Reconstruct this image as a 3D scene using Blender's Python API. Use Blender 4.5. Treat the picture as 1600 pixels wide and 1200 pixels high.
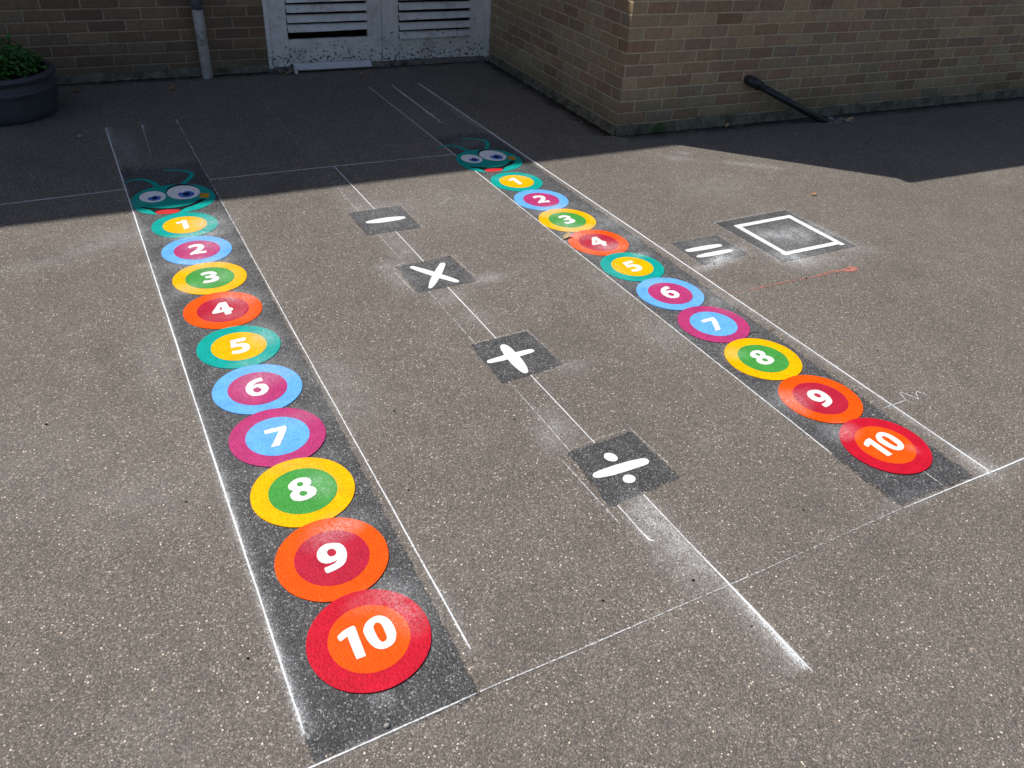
import bpy, bmesh, math, random
import numpy as np
from mathutils import Vector, Matrix, noise as mnoise

# ------------------------------------------------------------------ scene
random.seed(7)
for o in list(bpy.data.objects):
    bpy.data.objects.remove(o)
SC = bpy.context.scene
COL = SC.collection
R = math.radians

# camera: standing adult's eye height, looking down across the playground
cam = bpy.data.cameras.new('camera')
cam.sensor_fit = 'HORIZONTAL'
cam.sensor_width = 36.0
cam.lens = 36.0 * 1225.267 / 1600.0
cam.clip_start = 0.05
cam.clip_end = 3000
camo = bpy.data.objects.new('camera', cam)
COL.objects.link(camo)
rt = Vector((0.88263795, -0.46607924, 0.06099493))
up = Vector((0.22289913, 0.52925224, 0.81866235))
fw = Vector((0.41384323, 0.70898674, -0.57102677))
camo.matrix_world = Matrix(((rt.x, up.x, -fw.x, 0), (rt.y, up.y, -fw.y, 0), (rt.z, up.z, -fw.z, 1.6), (0, 0, 0, 1)))
SC.camera = camo

# daylight: high summer sun behind the building, from the left
SUN_EL = R(58.4)
SUN_AZ = R(-45.0)            # from +Y (away from the camera) towards +X
sund = Vector((math.sin(SUN_AZ) * math.cos(SUN_EL), math.cos(SUN_AZ) * math.cos(SUN_EL), math.sin(SUN_EL)))
world = bpy.data.worlds.new('World')
SC.world = world
world.use_nodes = True
wn = world.node_tree
sky = wn.nodes.new('ShaderNodeTexSky')
sky.sky_type = 'NISHITA'
sky.sun_disc = False
sky.sun_elevation = SUN_EL
sky.sun_rotation = SUN_AZ
sky.dust_density = 1.5
wn.links.new(sky.outputs[0], wn.nodes['Background'].inputs[0])
wn.nodes['Background'].inputs[1].default_value = 0.082
sl = bpy.data.lights.new('sun', 'SUN')
sl.energy = 4.2
sl.angle = R(0.5)
sl.color = (1.0, 0.955, 0.89)
so = bpy.data.objects.new('sun', sl)
COL.objects.link(so)
so.location = (-6, 12, 14)
so.rotation_euler = (-sund).to_track_quat('-Z', 'Y').to_euler()

SC.view_settings.view_transform = 'Standard'
SC.view_settings.look = 'None'
SC.view_settings.exposure = 0.15
SC.view_settings.gamma = 1.0
SC.view_settings.use_curve_mapping = False

# ------------------------------------------------------------------ helpers
def tag(o, label=None, cat=None, group=None, kind=None):
    if label: o['label'] = label
    if cat: o['category'] = cat
    if group: o['group'] = group
    if kind: o['kind'] = kind
    return o

def thing(name, loc, label, cat, group=None):
    o = bpy.data.objects.new(name, None)
    o.location = loc
    o.empty_display_size = 0.1
    COL.objects.link(o)
    return tag(o, label, cat, group)

def root_loc(p):
    v = Vector((0, 0, 0))
    while p is not None:
        v += p.location
        p = p.parent
    return v

def link(name, me, mat, parent=None, smooth=False):
    """link a mesh given in world coordinates under parent (location only)"""
    off = root_loc(parent)
    if parent is not None:
        me.transform(Matrix.Translation(-off))
    o = bpy.data.objects.new(name, me)
    if mat is not None and not me.materials:
        me.materials.append(mat)
    if smooth:
        for p in me.polygons: p.use_smooth = True
    COL.objects.link(o)
    o.parent = parent
    return o

def mesh(verts, faces):
    me = bpy.data.meshes.new('mesh')
    me.from_pydata([tuple(v) for v in verts], [], faces)
    me.update()
    return me

def bm_mesh(bm):
    me = bpy.data.meshes.new('mesh')
    bm.normal_update()
    bm.to_mesh(me)
    bm.free()
    return me

def add_box(bm, x0, x1, y0, y1, z0, z1):
    v = [bm.verts.new((x, y, z)) for z in (z0, z1) for y in (y0, y1) for x in (x0, x1)]
    for f in ((0, 2, 3, 1), (4, 5, 7, 6), (0, 1, 5, 4), (2, 6, 7, 3), (0, 4, 6, 2), (1, 3, 7, 5)):
        bm.faces.new([v[i] for i in f])
    return v

def add_tube(bm, path, radii, seg=16, caps=True):
    path = [Vector(p) for p in path]
    rings = []
    for i, p in enumerate(path):
        if i == 0: t = path[1] - p
        elif i == len(path) - 1: t = p - path[i - 1]
        else: t = (path[i + 1] - p).normalized() + (p - path[i - 1]).normalized()
        t.normalize()
        a = Vector((0, 0, 1)) if abs(t.z) < 0.9 else Vector((1, 0, 0))
        n = t.cross(a).normalized()
        b = t.cross(n)
        r = radii[i] if isinstance(radii, (list, tuple)) else radii
        rings.append([bm.verts.new(p + (n * math.cos(2 * math.pi * k / seg) + b * math.sin(2 * math.pi * k / seg)) * r) for k in range(seg)])
    for a, b in zip(rings, rings[1:]):
        for k in range(seg):
            bm.faces.new((a[k], a[(k + 1) % seg], b[(k + 1) % seg], b[k]))
    if caps:
        bm.faces.new(rings[0][::-1])
        bm.faces.new(rings[-1])

def lathe(bm, prof, cx, cy, seg=64):
    rings = [[bm.verts.new((cx + r * math.cos(2 * math.pi * k / seg), cy + r * math.sin(2 * math.pi * k / seg), z)) for k in range(seg)] for r, z in prof]
    for a, b in zip(rings, rings[1:]):
        for k in range(seg):
            bm.faces.new((a[k], a[(k + 1) % seg], b[(k + 1) % seg], b[k]))
    return rings

def smooth_outline(pts, n=3, corner=48):
    """Catmull-Rom through the points, keeping sharp corners sharp"""
    P = [Vector((p[0], p[1])) for p in pts]
    N = len(P)
    sharp = []
    for i in range(N):
        a = P[i] - P[i - 1]; b = P[(i + 1) % N] - P[i]
        sharp.append(a.length > 0 and b.length > 0 and math.degrees(a.angle(b)) > corner)
    out = []
    for i in range(N):
        p1 = P[i]; p2 = P[(i + 1) % N]
        p0 = p1 if sharp[i] else P[i - 1]
        p3 = p2 if sharp[(i + 1) % N] else P[(i + 2) % N]
        for k in range(n):
            t = k / n
            out.append(tuple(0.5 * ((2 * p1) + (p2 - p0) * t + (2 * p0 - 5 * p1 + 4 * p2 - p3) * t * t + (3 * p1 - p0 - 3 * p2 + p3) * t ** 3)))
    return out

def fill_outlines(outlines, ztop, thick):
    """closed outlines (holes included) -> thin solid plate lying on the ground"""
    cu = bpy.data.curves.new('outline', 'CURVE')
    cu.dimensions = '2D'
    cu.fill_mode = 'BOTH'
    cu.extrude = thick / 2
    for pts in outlines:
        sp = cu.splines.new('POLY')
        sp.points.add(len(pts) - 1)
        for q, p in zip(sp.points, pts):
            q.co = (p[0], p[1], 0, 1)
        sp.use_cyclic_u = True
    ob = bpy.data.objects.new('outline', cu)
    COL.objects.link(ob)
    bpy.context.view_layer.update()
    dg = bpy.context.evaluated_depsgraph_get()
    me = bpy.data.meshes.new_from_object(ob.evaluated_get(dg))
    bpy.data.objects.remove(ob)
    bpy.data.curves.remove(cu)
    me.materials.clear()
    me.transform(Matrix.Translation((0, 0, ztop - thick / 2)))
    return me

def fattr(me, name, vals):
    a = me.attributes.new(name, 'FLOAT', 'POINT')
    a.data.foreach_set('value', np.asarray(vals, dtype=np.float32))

def vcoords(me):
    a = np.empty(len(me.vertices) * 3, dtype=np.float32)
    me.vertices.foreach_get('co', a)
    return a.reshape(-1, 3)

# ------------------------------------------------------------------ node helper
class NT:
    def __init__(self, name):
        self.m = bpy.data.materials.new(name)
        self.m.use_nodes = True
        self.t = self.m.node_tree
        self.b = self.t.nodes['Principled BSDF']
        self.out = self.t.nodes['Material Output']
    def n(self, typ, **kw):
        x = self.t.nodes.new(typ)
        for k, v in kw.items(): setattr(x, k, v)
        return x
    def put(self, sock, v):
        if isinstance(v, bpy.types.NodeSocket): self.t.links.new(v, sock)
        elif isinstance(v, (tuple, list)) and len(v) == 3 and sock.type == 'RGBA': sock.default_value = (*v, 1)
        else: sock.default_value = v
    def math(self, op, a, b=None, c=None, clamp=False):
        x = self.n('ShaderNodeMath', operation=op); x.use_clamp = clamp
        self.put(x.inputs[0], a)
        if b is not None: self.put(x.inputs[1], b)
        if c is not None: self.put(x.inputs[2], c)
        return x.outputs[0]
    def map(self, v, a, b, c=0.0, d=1.0, smooth=False):
        x = self.n('ShaderNodeMapRange')
        if smooth: x.interpolation_type = 'SMOOTHSTEP'
        self.put(x.inputs[0], v)
        for i, q in enumerate((a, b, c, d)): self.put(x.inputs[i + 1], q)
        return x.outputs[0]
    def mix(self, f, a, b, mode='MIX'):
        x = self.n('ShaderNodeMix', data_type='RGBA', blend_type=mode)
        self.put(x.inputs[0], f); self.put(x.inputs[6], a); self.put(x.inputs[7], b)
        return x.outputs[2]
    def ramp(self, f, stops, interp='LINEAR'):
        x = self.n('ShaderNodeValToRGB')
        x.color_ramp.interpolation = interp
        e = x.color_ramp.elements
        while len(e) < len(stops): e.new(0.5)
        for q, (p, c) in zip(e, stops):
            q.position = p
            q.color = (*c, 1) if isinstance(c, tuple) else (c, c, c, 1)
        self.put(x.inputs[0], f)
        return x.outputs[0]
    def pos(self):
        return self.n('ShaderNodeNewGeometry').outputs['Position']
    def attr(self, name):
        return self.n('ShaderNodeAttribute', attribute_name=name).outputs['Fac']
    def noise(self, vec, scale, detail=2, rough=0.5, out='Fac'):
        x = self.n('ShaderNodeTexNoise')
        self.put(x.inputs['Vector'], vec); x.inputs['Scale'].default_value = scale
        x.inputs['Detail'].default_value = detail; x.inputs['Roughness'].default_value = rough
        return x.outputs[out]
    def vor(self, vec, scale, feature='F1'):
        x = self.n('ShaderNodeTexVoronoi', feature=feature)
        self.put(x.inputs['Vector'], vec); x.inputs['Scale'].default_value = scale
        return x
    def sep(self, c):
        return self.n('ShaderNodeSeparateColor'), c
    def rgb(self, c):
        x = self.n('ShaderNodeSeparateColor'); self.put(x.inputs[0], c)
        return x.outputs
    def xyz(self, c):
        x = self.n('ShaderNodeSeparateXYZ'); self.put(x.inputs[0], c)
        return x.outputs
    def comb(self, x, y, z=0.0):
        c = self.n('ShaderNodeCombineXYZ')
        for i, v in enumerate((x, y, z)): self.put(c.inputs[i], v)
        return c.outputs[0]
    def vmath(self, op, a, b):
        x = self.n('ShaderNodeVectorMath', operation=op)
        self.put(x.inputs[0], a); self.put(x.inputs[1], b)
        return x.outputs[0]
    def bump(self, h, dist, strength=1.0):
        x = self.n('ShaderNodeBump'); x.inputs['Distance'].default_value = dist
        x.inputs['Strength'].default_value = strength
        self.put(x.inputs['Height'], h)
        self.t.links.new(x.outputs[0], self.b.inputs['Normal'])
    def base(self, c, rough=0.8, spec=0.3):
        self.put(self.b.inputs['Base Color'], c)
        self.put(self.b.inputs['Roughness'], rough)
        self.b.inputs['Specular IOR Level'].default_value = spec
    def alpha(self, a):
        self.put(self.b.inputs['Alpha'], a)

# plan of the buildings (metres)
CORN = (3.170, 4.300)          # corner of the projecting wing
INN = (3.285, 6.462)           # inner corner by the door
FAR = (14.0, 3.96)
BY = 6.462                     # face of the back wall

CHALK = (0.74, 0.76, 0.78)

def dust_over(N, col, p):
    """chalk dust that lies on the tops of the grains; amount from the mesh attribute 'dust'"""
    d = N.attr('dust')
    v = N.vor(p, 330)
    g = N.math('ADD', N.math('MULTIPLY', N.rgb(v.outputs['Color'])[0], 0.55), N.math('MULTIPLY', N.noise(p, 130, 3, 0.6), 0.55))
    g = N.math('ADD', g, N.math('MULTIPLY', N.math('SUBTRACT', N.noise(p, 14, 3, 0.6), 0.5), 0.7))
    g = N.math('ADD', g, N.math('MULTIPLY', N.math('SUBTRACT', N.noise(N.vmath('MULTIPLY', p, (70, 16, 1)), 1.0, 3, 0.65), 0.5), 0.6))
    f = N.math('MULTIPLY', d, N.map(g, 0.25, 0.85, 0.12, 1.25))
    f = N.math('ADD', f, N.math('MULTIPLY', N.map(N.math('SUBTRACT', g, N.math('SUBTRACT', 1.0, d)), 0, 0.3, 0, 1), N.math('MULTIPLY', d, 0.6)))
    f = N.math('MINIMUM', N.math('MULTIPLY', f, 0.80), 0.94)
    return N.mix(f, col, CHALK)

def aggregate(N, p, stops, tint_a, tint_b, speck):
    """rolled asphalt: small stones of many greys in bitumen, a few bright chips; returns colour and height"""
    v1 = N.vor(p, 235)
    c = N.rgb(v1.outputs['Color'])
    v2 = N.vor(p, 520)
    c2 = N.rgb(v2.outputs['Color'])
    val = N.ramp(c[0], stops)
    val = N.mix(0.45, val, N.ramp(c2[0], stops))
    v3 = N.vor(p, 178)
    c3 = N.rgb(v3.outputs['Color'])
    chip = N.math('MULTIPLY', N.map(c3[0], 0.912, 0.928, 0, 1), N.map(N.math('ADD', v3.outputs['Distance'], N.math('MULTIPLY', c3[1], 0.30)), 0.40, 0.54, 1, 0))
    val = N.mix(N.math('MULTIPLY', chip, N.map(c3[2], 0, 1, 0.35, 1.0)), val, speck)
    tint = N.mix(c[1], tint_a, tint_b)
    col = N.mix(1.0, val, tint, 'MULTIPLY')
    gap = N.map(v1.outputs['Distance'], 0.42, 0.85, 1.0, 0.66)
    col = N.mix(1.0, col, gap, 'MULTIPLY')
    big = N.map(N.noise(p, 0.9, 4, 0.6), 0.25, 0.75, 0.90, 1.10)
    mid = N.map(N.noise(p, 7.0, 4, 0.65), 0.25, 0.75, 0.91, 1.09)
    fine = N.map(N.noise(p, 620, 2, 0.6), 0.25, 0.75, 0.82, 1.18)
    k = N.math('MULTIPLY', N.math('MULTIPLY', big, mid), fine)
    col = N.mix(1.0, col, k, 'MULTIPLY')
    h = N.math('ADD', N.math('MULTIPLY', v1.outputs['Distance'], -1.0), N.math('MULTIPLY', c[2], 0.6))
    return col, h

def mat_asphalt():
    N = NT('asphalt')
    p = N.pos()
    col, h = aggregate(N, p, [(0, .095), (.45, .150), (.75, .205), (.90, .27), (.97, .40), (1, .58)], (1.115, .960, .805), (1.045, .948, .86), (.90, .87, .81))
    st = N.map(N.noise(p, 2.3, 5, 0.7), 0.60, 0.78, 0, 1, True)
    col = N.mix(N.math('MULTIPLY', st, 0.35), col, (.30, .285, .26))
    st2 = N.map(N.noise(p, 1.6, 6, 0.72), 0.34, 0.46, 1, 0, True)
    col = N.mix(N.math('MULTIPLY', st2, 0.22), col, (.085, .078, .07))
    spot = N.map(N.noise(p, 38, 2, 0.5), 0.735, 0.76, 0, 0.55, True)
    col = N.mix(spot, col, (.06, .055, .05))
    # soil washed against the wall feet
    q = N.xyz(p)
    ragged = N.math('MULTIPLY', N.math('SUBTRACT', N.noise(p, 6, 5, 0.7), 0.5), 0.22)
    d1 = N.math('SUBTRACT', BY, q[1])
    d2 = N.math('ADD', N.math('SUBTRACT', N.math('MULTIPLY_ADD', N.math('SUBTRACT', q[0], CORN[0]), (FAR[1] - CORN[1]) / (FAR[0] - CORN[0]), CORN[1]), q[1]), N.map(q[0], 3.0, 3.2, 100.0, 0.0))
    d3 = N.math('ADD', N.math('SUBTRACT', N.math('MULTIPLY_ADD', N.math('SUBTRACT', q[1], CORN[1]), (INN[0] - CORN[0]) / (INN[1] - CORN[1]), CORN[0]), q[0]), N.map(q[1], 4.15, 4.3, 100.0, 0.0))
    d3 = N.math('ADD', d3, N.map(q[0], 3.32, 3.36, 0.0, 100.0))
    dm = N.math('ADD', N.math('MINIMUM', N.math('MINIMUM', d1, d2), d3), ragged)
    col = N.mix(N.map(dm, 0.03, 0.165, 0.90, 0.0, True), col, N.mix(N.noise(p, 90, 3, 0.6), (.012, .010, .008), (.045, .038, .028)))
    col = dust_over(N, col, p)
    N.base(col, 0.86, 0.2)
    N.bump(h, 0.0025, 0.7)
    return N.m

def mat_primer():
    N = NT('dark_sealer')
    p = N.pos()
    col, h = aggregate(N, p, [(0, .034), (.5, .058), (.76, .092), (.88, .16), (.96, .30), (1, .46)], (.98, .98, 1.04), (1.0, .98, 1.0), (.60, .59, .58))
    col = N.mix(1.0, col, N.map(N.noise(p, 11, 5, 0.7), 0.28, 0.72, 0.72, 1.32), 'MULTIPLY')
    col = dust_over(N, col, p)
    e = N.attr('edge')
    g = N.math('ADD', N.math('MULTIPLY', N.noise(p, 26, 4, 0.65), 0.8), N.math('MULTIPLY', N.rgb(N.vor(p, 128).outputs['Color'])[1], 0.45))
    N.alpha(N.map(N.math('SUBTRACT', N.math('MULTIPLY', e, 1.25), g), -0.05, 0.12, 0, 1))
    N.base(col, 0.7, 0.35)
    N.bump(h, 0.0035, 0.7)
    return N.m

def mat_paint(name, c, dusty=True, rough=0.5):
    N = NT(name)
    p = N.pos()
    n1 = N.map(N.noise(p, 18, 4, 0.6), 0.3, 0.7, 0.88, 1.10)
    v = N.vor(p, 260)
    sp = N.map(N.rgb(v.outputs['Color'])[0], 0.0, 1.0, 0.84, 1.14)
    col = N.mix(1.0, c, N.math('MULTIPLY', n1, sp), 'MULTIPLY')
    pit = N.map(N.noise(p, 210, 3, 0.6), 0.66, 0.74, 0, 0.45, True)
    col = N.mix(pit, col, tuple(x * 0.35 for x in c))
    if dusty: col = dust_over(N, col, p)
    N.base(col, rough, 0.10)
    N.bump(N.math('ADD', N.math('MULTIPLY', N.vor(p, 150).outputs['Distance'], -0.8), N.noise(p, 300, 2, 0.6)), 0.0022, 0.6)
    return N.m

def mat_chalk(name, c):
    N = NT(name)
    p = N.pos()
    u = N.math('ABSOLUTE', N.attr('across'))
    core = N.attr('core'); cov = N.attr('cover')
    wob = N.math('MULTIPLY', N.math('SUBTRACT', N.noise(p, 120, 3, 0.6), 0.5), 0.0045)
    d = N.math('SUBTRACT', core, N.math('ADD', u, wob))
    m = N.map(d, -0.0012, 0.0016, 0, 1)
    g = N.math('ADD', N.math('MULTIPLY', N.rgb(N.vor(p, 190).outputs['Color'])[0], 0.6), N.math('MULTIPLY', N.noise(p, 45, 3, 0.6), 0.5))
    gate = N.map(N.math('SUBTRACT', N.math('MULTIPLY', cov, 1.25), g), -0.22, 0.14, 0, 1)
    N.base(c, 0.9, 0.15)
    N.alpha(N.math('MULTIPLY', m, gate))
    return N.m

def mat_brick(name, L, hgt, u0, v0, stops, mortar, dirt=0.35):
    N = NT(name)
    uvn = N.n('ShaderNodeUVMap', uv_map='UVMap').outputs[0]
    wob = N.vmath('SUBTRACT', N.noise(uvn, 9, 3, 0.6, 'Color'), (0.5, 0.5, 0.5))
    uv = N.vmath('ADD', uvn, N.vmath('MULTIPLY', wob, (0.010, 0.008, 0)))
    x = N.xyz(uv)
    v = N.math('DIVIDE', N.math('SUBTRACT', x[1], v0), hgt)
    row = N.math('FLOOR', v); fv = N.math('FRACT', v)
    odd = N.math('MULTIPLY', N.math('FLOORED_MODULO', row, 2.0), 0.5)
    u = N.math('ADD', N.math('DIVIDE', N.math('SUBTRACT', x[0], u0), L), odd)
    jit = N.n('ShaderNodeTexWhiteNoise', noise_dimensions='1D'); N.put(jit.inputs['W'], row)
    u = N.math('ADD', u, N.math('MULTIPLY', N.math('SUBTRACT', jit.outputs[0], 0.5), 0.07))
    colm = N.math('FLOOR', u); fu = N.math('FRACT', u)
    du = N.math('MULTIPLY', N.math('MINIMUM', fu, N.math('SUBTRACT', 1.0, fu)), L)
    dv = N.math('MULTIPLY', N.math('MINIMUM', fv, N.math('SUBTRACT', 1.0, fv)), hgt)
    d = N.math('ADD', N.math('MINIMUM', du, dv), N.math('MULTIPLY', N.math('SUBTRACT', N.noise(uvn, 110, 3, 0.6), 0.5), 0.004))
    wn_ = N.n('ShaderNodeTexWhiteNoise', noise_dimensions='2D'); N.put(wn_.inputs['Vector'], N.comb(colm, row))
    rid = N.rgb(wn_.outputs['Color'])
    bcol = N.ramp(rid[0], stops)
    bcol = N.mix(1.0, bcol, N.map(rid[1], 0, 1, 0.84, 1.14), 'MULTIPLY')
    inner = N.map(N.noise(uvn, 26, 5, 0.7), 0.25, 0.75, 0.75, 1.22)
    fine = N.map(N.noise(uvn, 230, 3, 0.7), 0.25, 0.75, 0.72, 1.25)
    bcol = N.mix(1.0, bcol, N.math('MULTIPLY', inner, fine), 'MULTIPLY')
    spot = N.map(N.noise(uvn, 75, 2, 0.5), 0.68, 0.74, 0, 0.6)
    bcol = N.mix(spot, bcol, (.06, .05, .045))
    mc = N.mix(1.0, mortar, N.math('MULTIPLY', N.map(N.noise(uvn, 14, 4, 0.7), 0.2, 0.8, 0.65, 1.2), fine), 'MULTIPLY')
    f = N.map(d, 0.0042, 0.0066, 0, 1, True)
    col = N.mix(f, mc, bcol)
    # damp grime and a little green algae near the foot of the wall (a stain of its own)
    low = N.math('MULTIPLY', N.map(N.math('ADD', x[1], N.math('MULTIPLY', N.noise(uvn, 5, 4, 0.7), -0.22)), -0.06, 0.16, 1, 0, True), dirt)
    col = N.mix(low, col, (.105, .095, .058))
    big = N.map(N.noise(uvn, 1.7, 4, 0.6), 0.3, 0.7, 0.86, 1.14)
    col = N.mix(1.0, col, big, 'MULTIPLY')
    N.base(col, 0.9, 0.2)
    hh = N.math('ADD', N.map(d, 0.0025, 0.0085, 0, 1, True), N.math('MULTIPLY', N.noise(uvn, 170, 3, 0.6), 0.35))
    N.bump(hh, 0.005, 0.9)
    return N.m

def mat_simple(name, c, rough=0.8, var=0.25, scale=30, bump=0.0, bscale=120, spec=0.3, c2=None, lo=.45, hi=.6, s2=12):
    N = NT(name)
    p = N.n('ShaderNodeTexCoord').outputs['Object']
    col = N.mix(1.0, c, N.map(N.noise(p, scale, 4, 0.65), 0.25, 0.75, 1 - var, 1 + var), 'MULTIPLY')
    if c2 is not None:
        col = N.mix(N.map(N.noise(p, s2, 5, 0.7), lo, hi, 0, 1, True), col, c2)
    N.base(col, rough, spec)
    if bump: N.bump(N.noise(p, bscale, 4, 0.65), bump, 0.8)
    return N.m

def mat_peeling(name, c):
    """old gloss paint on wood: fine cracks along the grain, flaked spots, grime low down"""
    N = NT(name)
    p = N.n('ShaderNodeTexCoord').outputs['Object']
    x = N.xyz(p)
    z = x[2]
    st = N.vmath('MULTIPLY', p, (1, 1, 1))
    col = N.mix(1.0, c, N.map(N.noise(st, 9, 5, 0.7), 0.2, 0.8, 0.72, 1.12), 'MULTIPLY')
    low = N.map(z, 0.04, 0.30, 0.115, 0.0)
    fl = N.map(N.math('ADD', N.noise(N.vmath('MULTIPLY', p, (1, 1, 1.5)), 34, 5, 0.65), low), 0.655, 0.69, 0, 1, True)
    col = N.mix(fl, col, N.mix(N.noise(p, 60, 2, 0.5), (.035, .03, .028), (.16, .13, .11)))
    gr = N.map(N.noise(p, 5, 4, 0.7), 0.5, 0.75, 0, 0.5, True)
    col = N.mix(gr, col, (.20, .19, .17))
    N.base(col, 0.6, 0.35)
    N.bump(N.math('ADD', N.math('MULTIPLY', fl, -1.0), N.math('MULTIPLY', N.noise(p, 160, 3, 0.6), 0.3)), 0.0025, 0.9)
    return N.m

def mat_leaf(name, c1, c2):
    N = NT(name)
    p = N.pos()
    r = N.n('ShaderNodeNewGeometry').outputs['Random Per Island']
    col = N.mix(r, c1, c2)
    col = N.mix(1.0, col, N.map(N.noise(p, 60, 3, 0.6), 0.25, 0.75, 0.75, 1.25), 'MULTIPLY')
    N.base(col, 0.55, 0.35)
    N.b.inputs['Subsurface Weight'].default_value = 0.0
    return N.m

# ------------------------------------------------------------------ materials
M = {}
M['asphalt'] = mat_asphalt()
M['primer'] = mat_primer()
M['chalk'] = mat_chalk('white_chalk', (.80, .82, .84))
M['redchalk'] = mat_chalk('red_chalk', (.50, .20, .155))
M['white'] = mat_paint('white_paint', (.82, .82, .79), dusty=False, rough=.55)
M['teal'] = mat_paint('teal_paint', (.004, .37, .325))
M['yellow'] = mat_paint('yellow_paint', (.95, .47, .0))
M['blue'] = mat_paint('light_blue_paint', (.14, .43, .92))
M['magenta'] = mat_paint('magenta_paint', (.47, .045, .175))
M['green'] = mat_paint('green_paint', (.065, .33, .06))
M['orange'] = mat_paint('orange_paint', (.95, .095, .004))
M['red'] = mat_paint('red_paint', (.56, .010, .030))
M['crimson'] = mat_paint('crimson_paint', (.47, .018, .046))
M['eye'] = mat_paint('eye_white_paint', (.92, .92, .93), dusty=False)
M['iris'] = mat_paint('blue_paint', (.085, .20, .62), dusty=False)
M['pupil'] = mat_paint('dark_blue_paint', (.008, .012, .07), dusty=False)
M['black'] = mat_paint('black_paint', (.012, .016, .018), dusty=False)
M['tongue'] = mat_paint('tongue_paint', (.62, .035, .04), dusty=False)
M['gold'] = mat_paint('gold_paint', (.62, .30, .02), dusty=False)
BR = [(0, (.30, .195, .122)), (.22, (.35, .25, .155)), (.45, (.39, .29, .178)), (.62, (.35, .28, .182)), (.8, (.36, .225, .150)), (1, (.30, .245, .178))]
MORT = (.56, .46, .31)
M['brick_front'] = mat_brick('buff_brick', .2235, .075, 0.0, 0.069, BR, MORT)
M['brick_side'] = mat_brick('buff_brick_side', .2235, .075, 0.1118, 0.069, BR, MORT)
BRL = [(0, (.195, .125, .088)), (.25, (.235, .158, .104)), (.5, (.255, .178, .115)), (.7, (.225, .172, .122)), (.85, (.235, .132, .096)), (1, (.18, .142, .112))]  # back wall ramp: brick colours toned down for its deeper shade
M['brick_back'] = mat_brick('buff_brick_shade', .241, .0747, .073 + .1205, .0225, BRL, (.38, .31, .22))
M['footing'] = mat_simple('rough_concrete', (.17, .157, .12), .95, .3, 22, .006, 70, .15, (.075, .07, .05), .42, .66, 9)
M['doorpaint'] = mat_peeling('peeling_white_paint', (.86, .85, .83))
M['darkbacking'] = mat_simple('painted_dark_backing', (.012, .011, .010), .95, .2)
M['sill'] = mat_simple('worn_timber_sill', (.24, .225, .20), .9, .35, 40, .004, 90, .15, (.07, .065, .055), .45, .65, 9)
M['plank'] = mat_simple('white_board_paint', (.66, .66, .67), .55, .12, 12, .001, 100, .35, (.25, .23, .21), .66, .72, 30)
M['greypipe'] = mat_simple('blue_grey_pipe', (.085, .10, .125), .5, .2, 12)
M['whitepipe'] = mat_simple('weathered_white_pipe', (.42, .40, .37), .75, .3, 16, .002, 60, .2, (.16, .14, .12), .52, .68, 20)
M['blackpipe'] = mat_simple('black_plastic_pipe', (.020, .023, .027), .42, .35, 25, .0, 60, .5)
M['tub'] = mat_simple('dark_blue_grey_plastic', (.056, .063, .075), .5, .25, 9, .001, 50, .5, (.06, .06, .065), .6, .75, 15)
M['soil'] = mat_simple('potting_soil', (.03, .022, .016), .95, .5, 40, .01, 60, .1)
M['leafgreen'] = mat_leaf('green_leaf', (.026, .10, .018), (.07, .22, .036))
M['stem'] = mat_leaf('green_stem', (.03, .08, .02), (.05, .11, .03))
M['weed'] = mat_leaf('weed_leaf', (.05, .17, .015), (.10, .26, .03))
M['brownleaf'] = mat_leaf('dry_leaf', (.28, .14, .045), (.36, .20, .07))
M['paleleaf'] = mat_leaf('pale_dry_leaf', (.46, .33, .16), (.52, .38, .2))
M['orangeleaf'] = mat_leaf('orange_dry_leaf', (.42, .15, .05), (.45, .18, .06))
M['dirt'] = mat_simple('leaf_litter_dirt', (.028, .023, .017), .95, .5, 60, .004, 90, .1)
M['stone'] = mat_simple('grey_stone', (.30, .28, .26), .85, .25, 40)
M['fascia'] = mat_simple('grey_roof_edge', (.25, .25, .25), .6, .1)
M['rubble'] = mat_simple('broken_concrete', (.26, .25, .22), .95, .35, 30, .008, 70, .1, (.07, .07, .06), .5, .65, 22)

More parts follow.
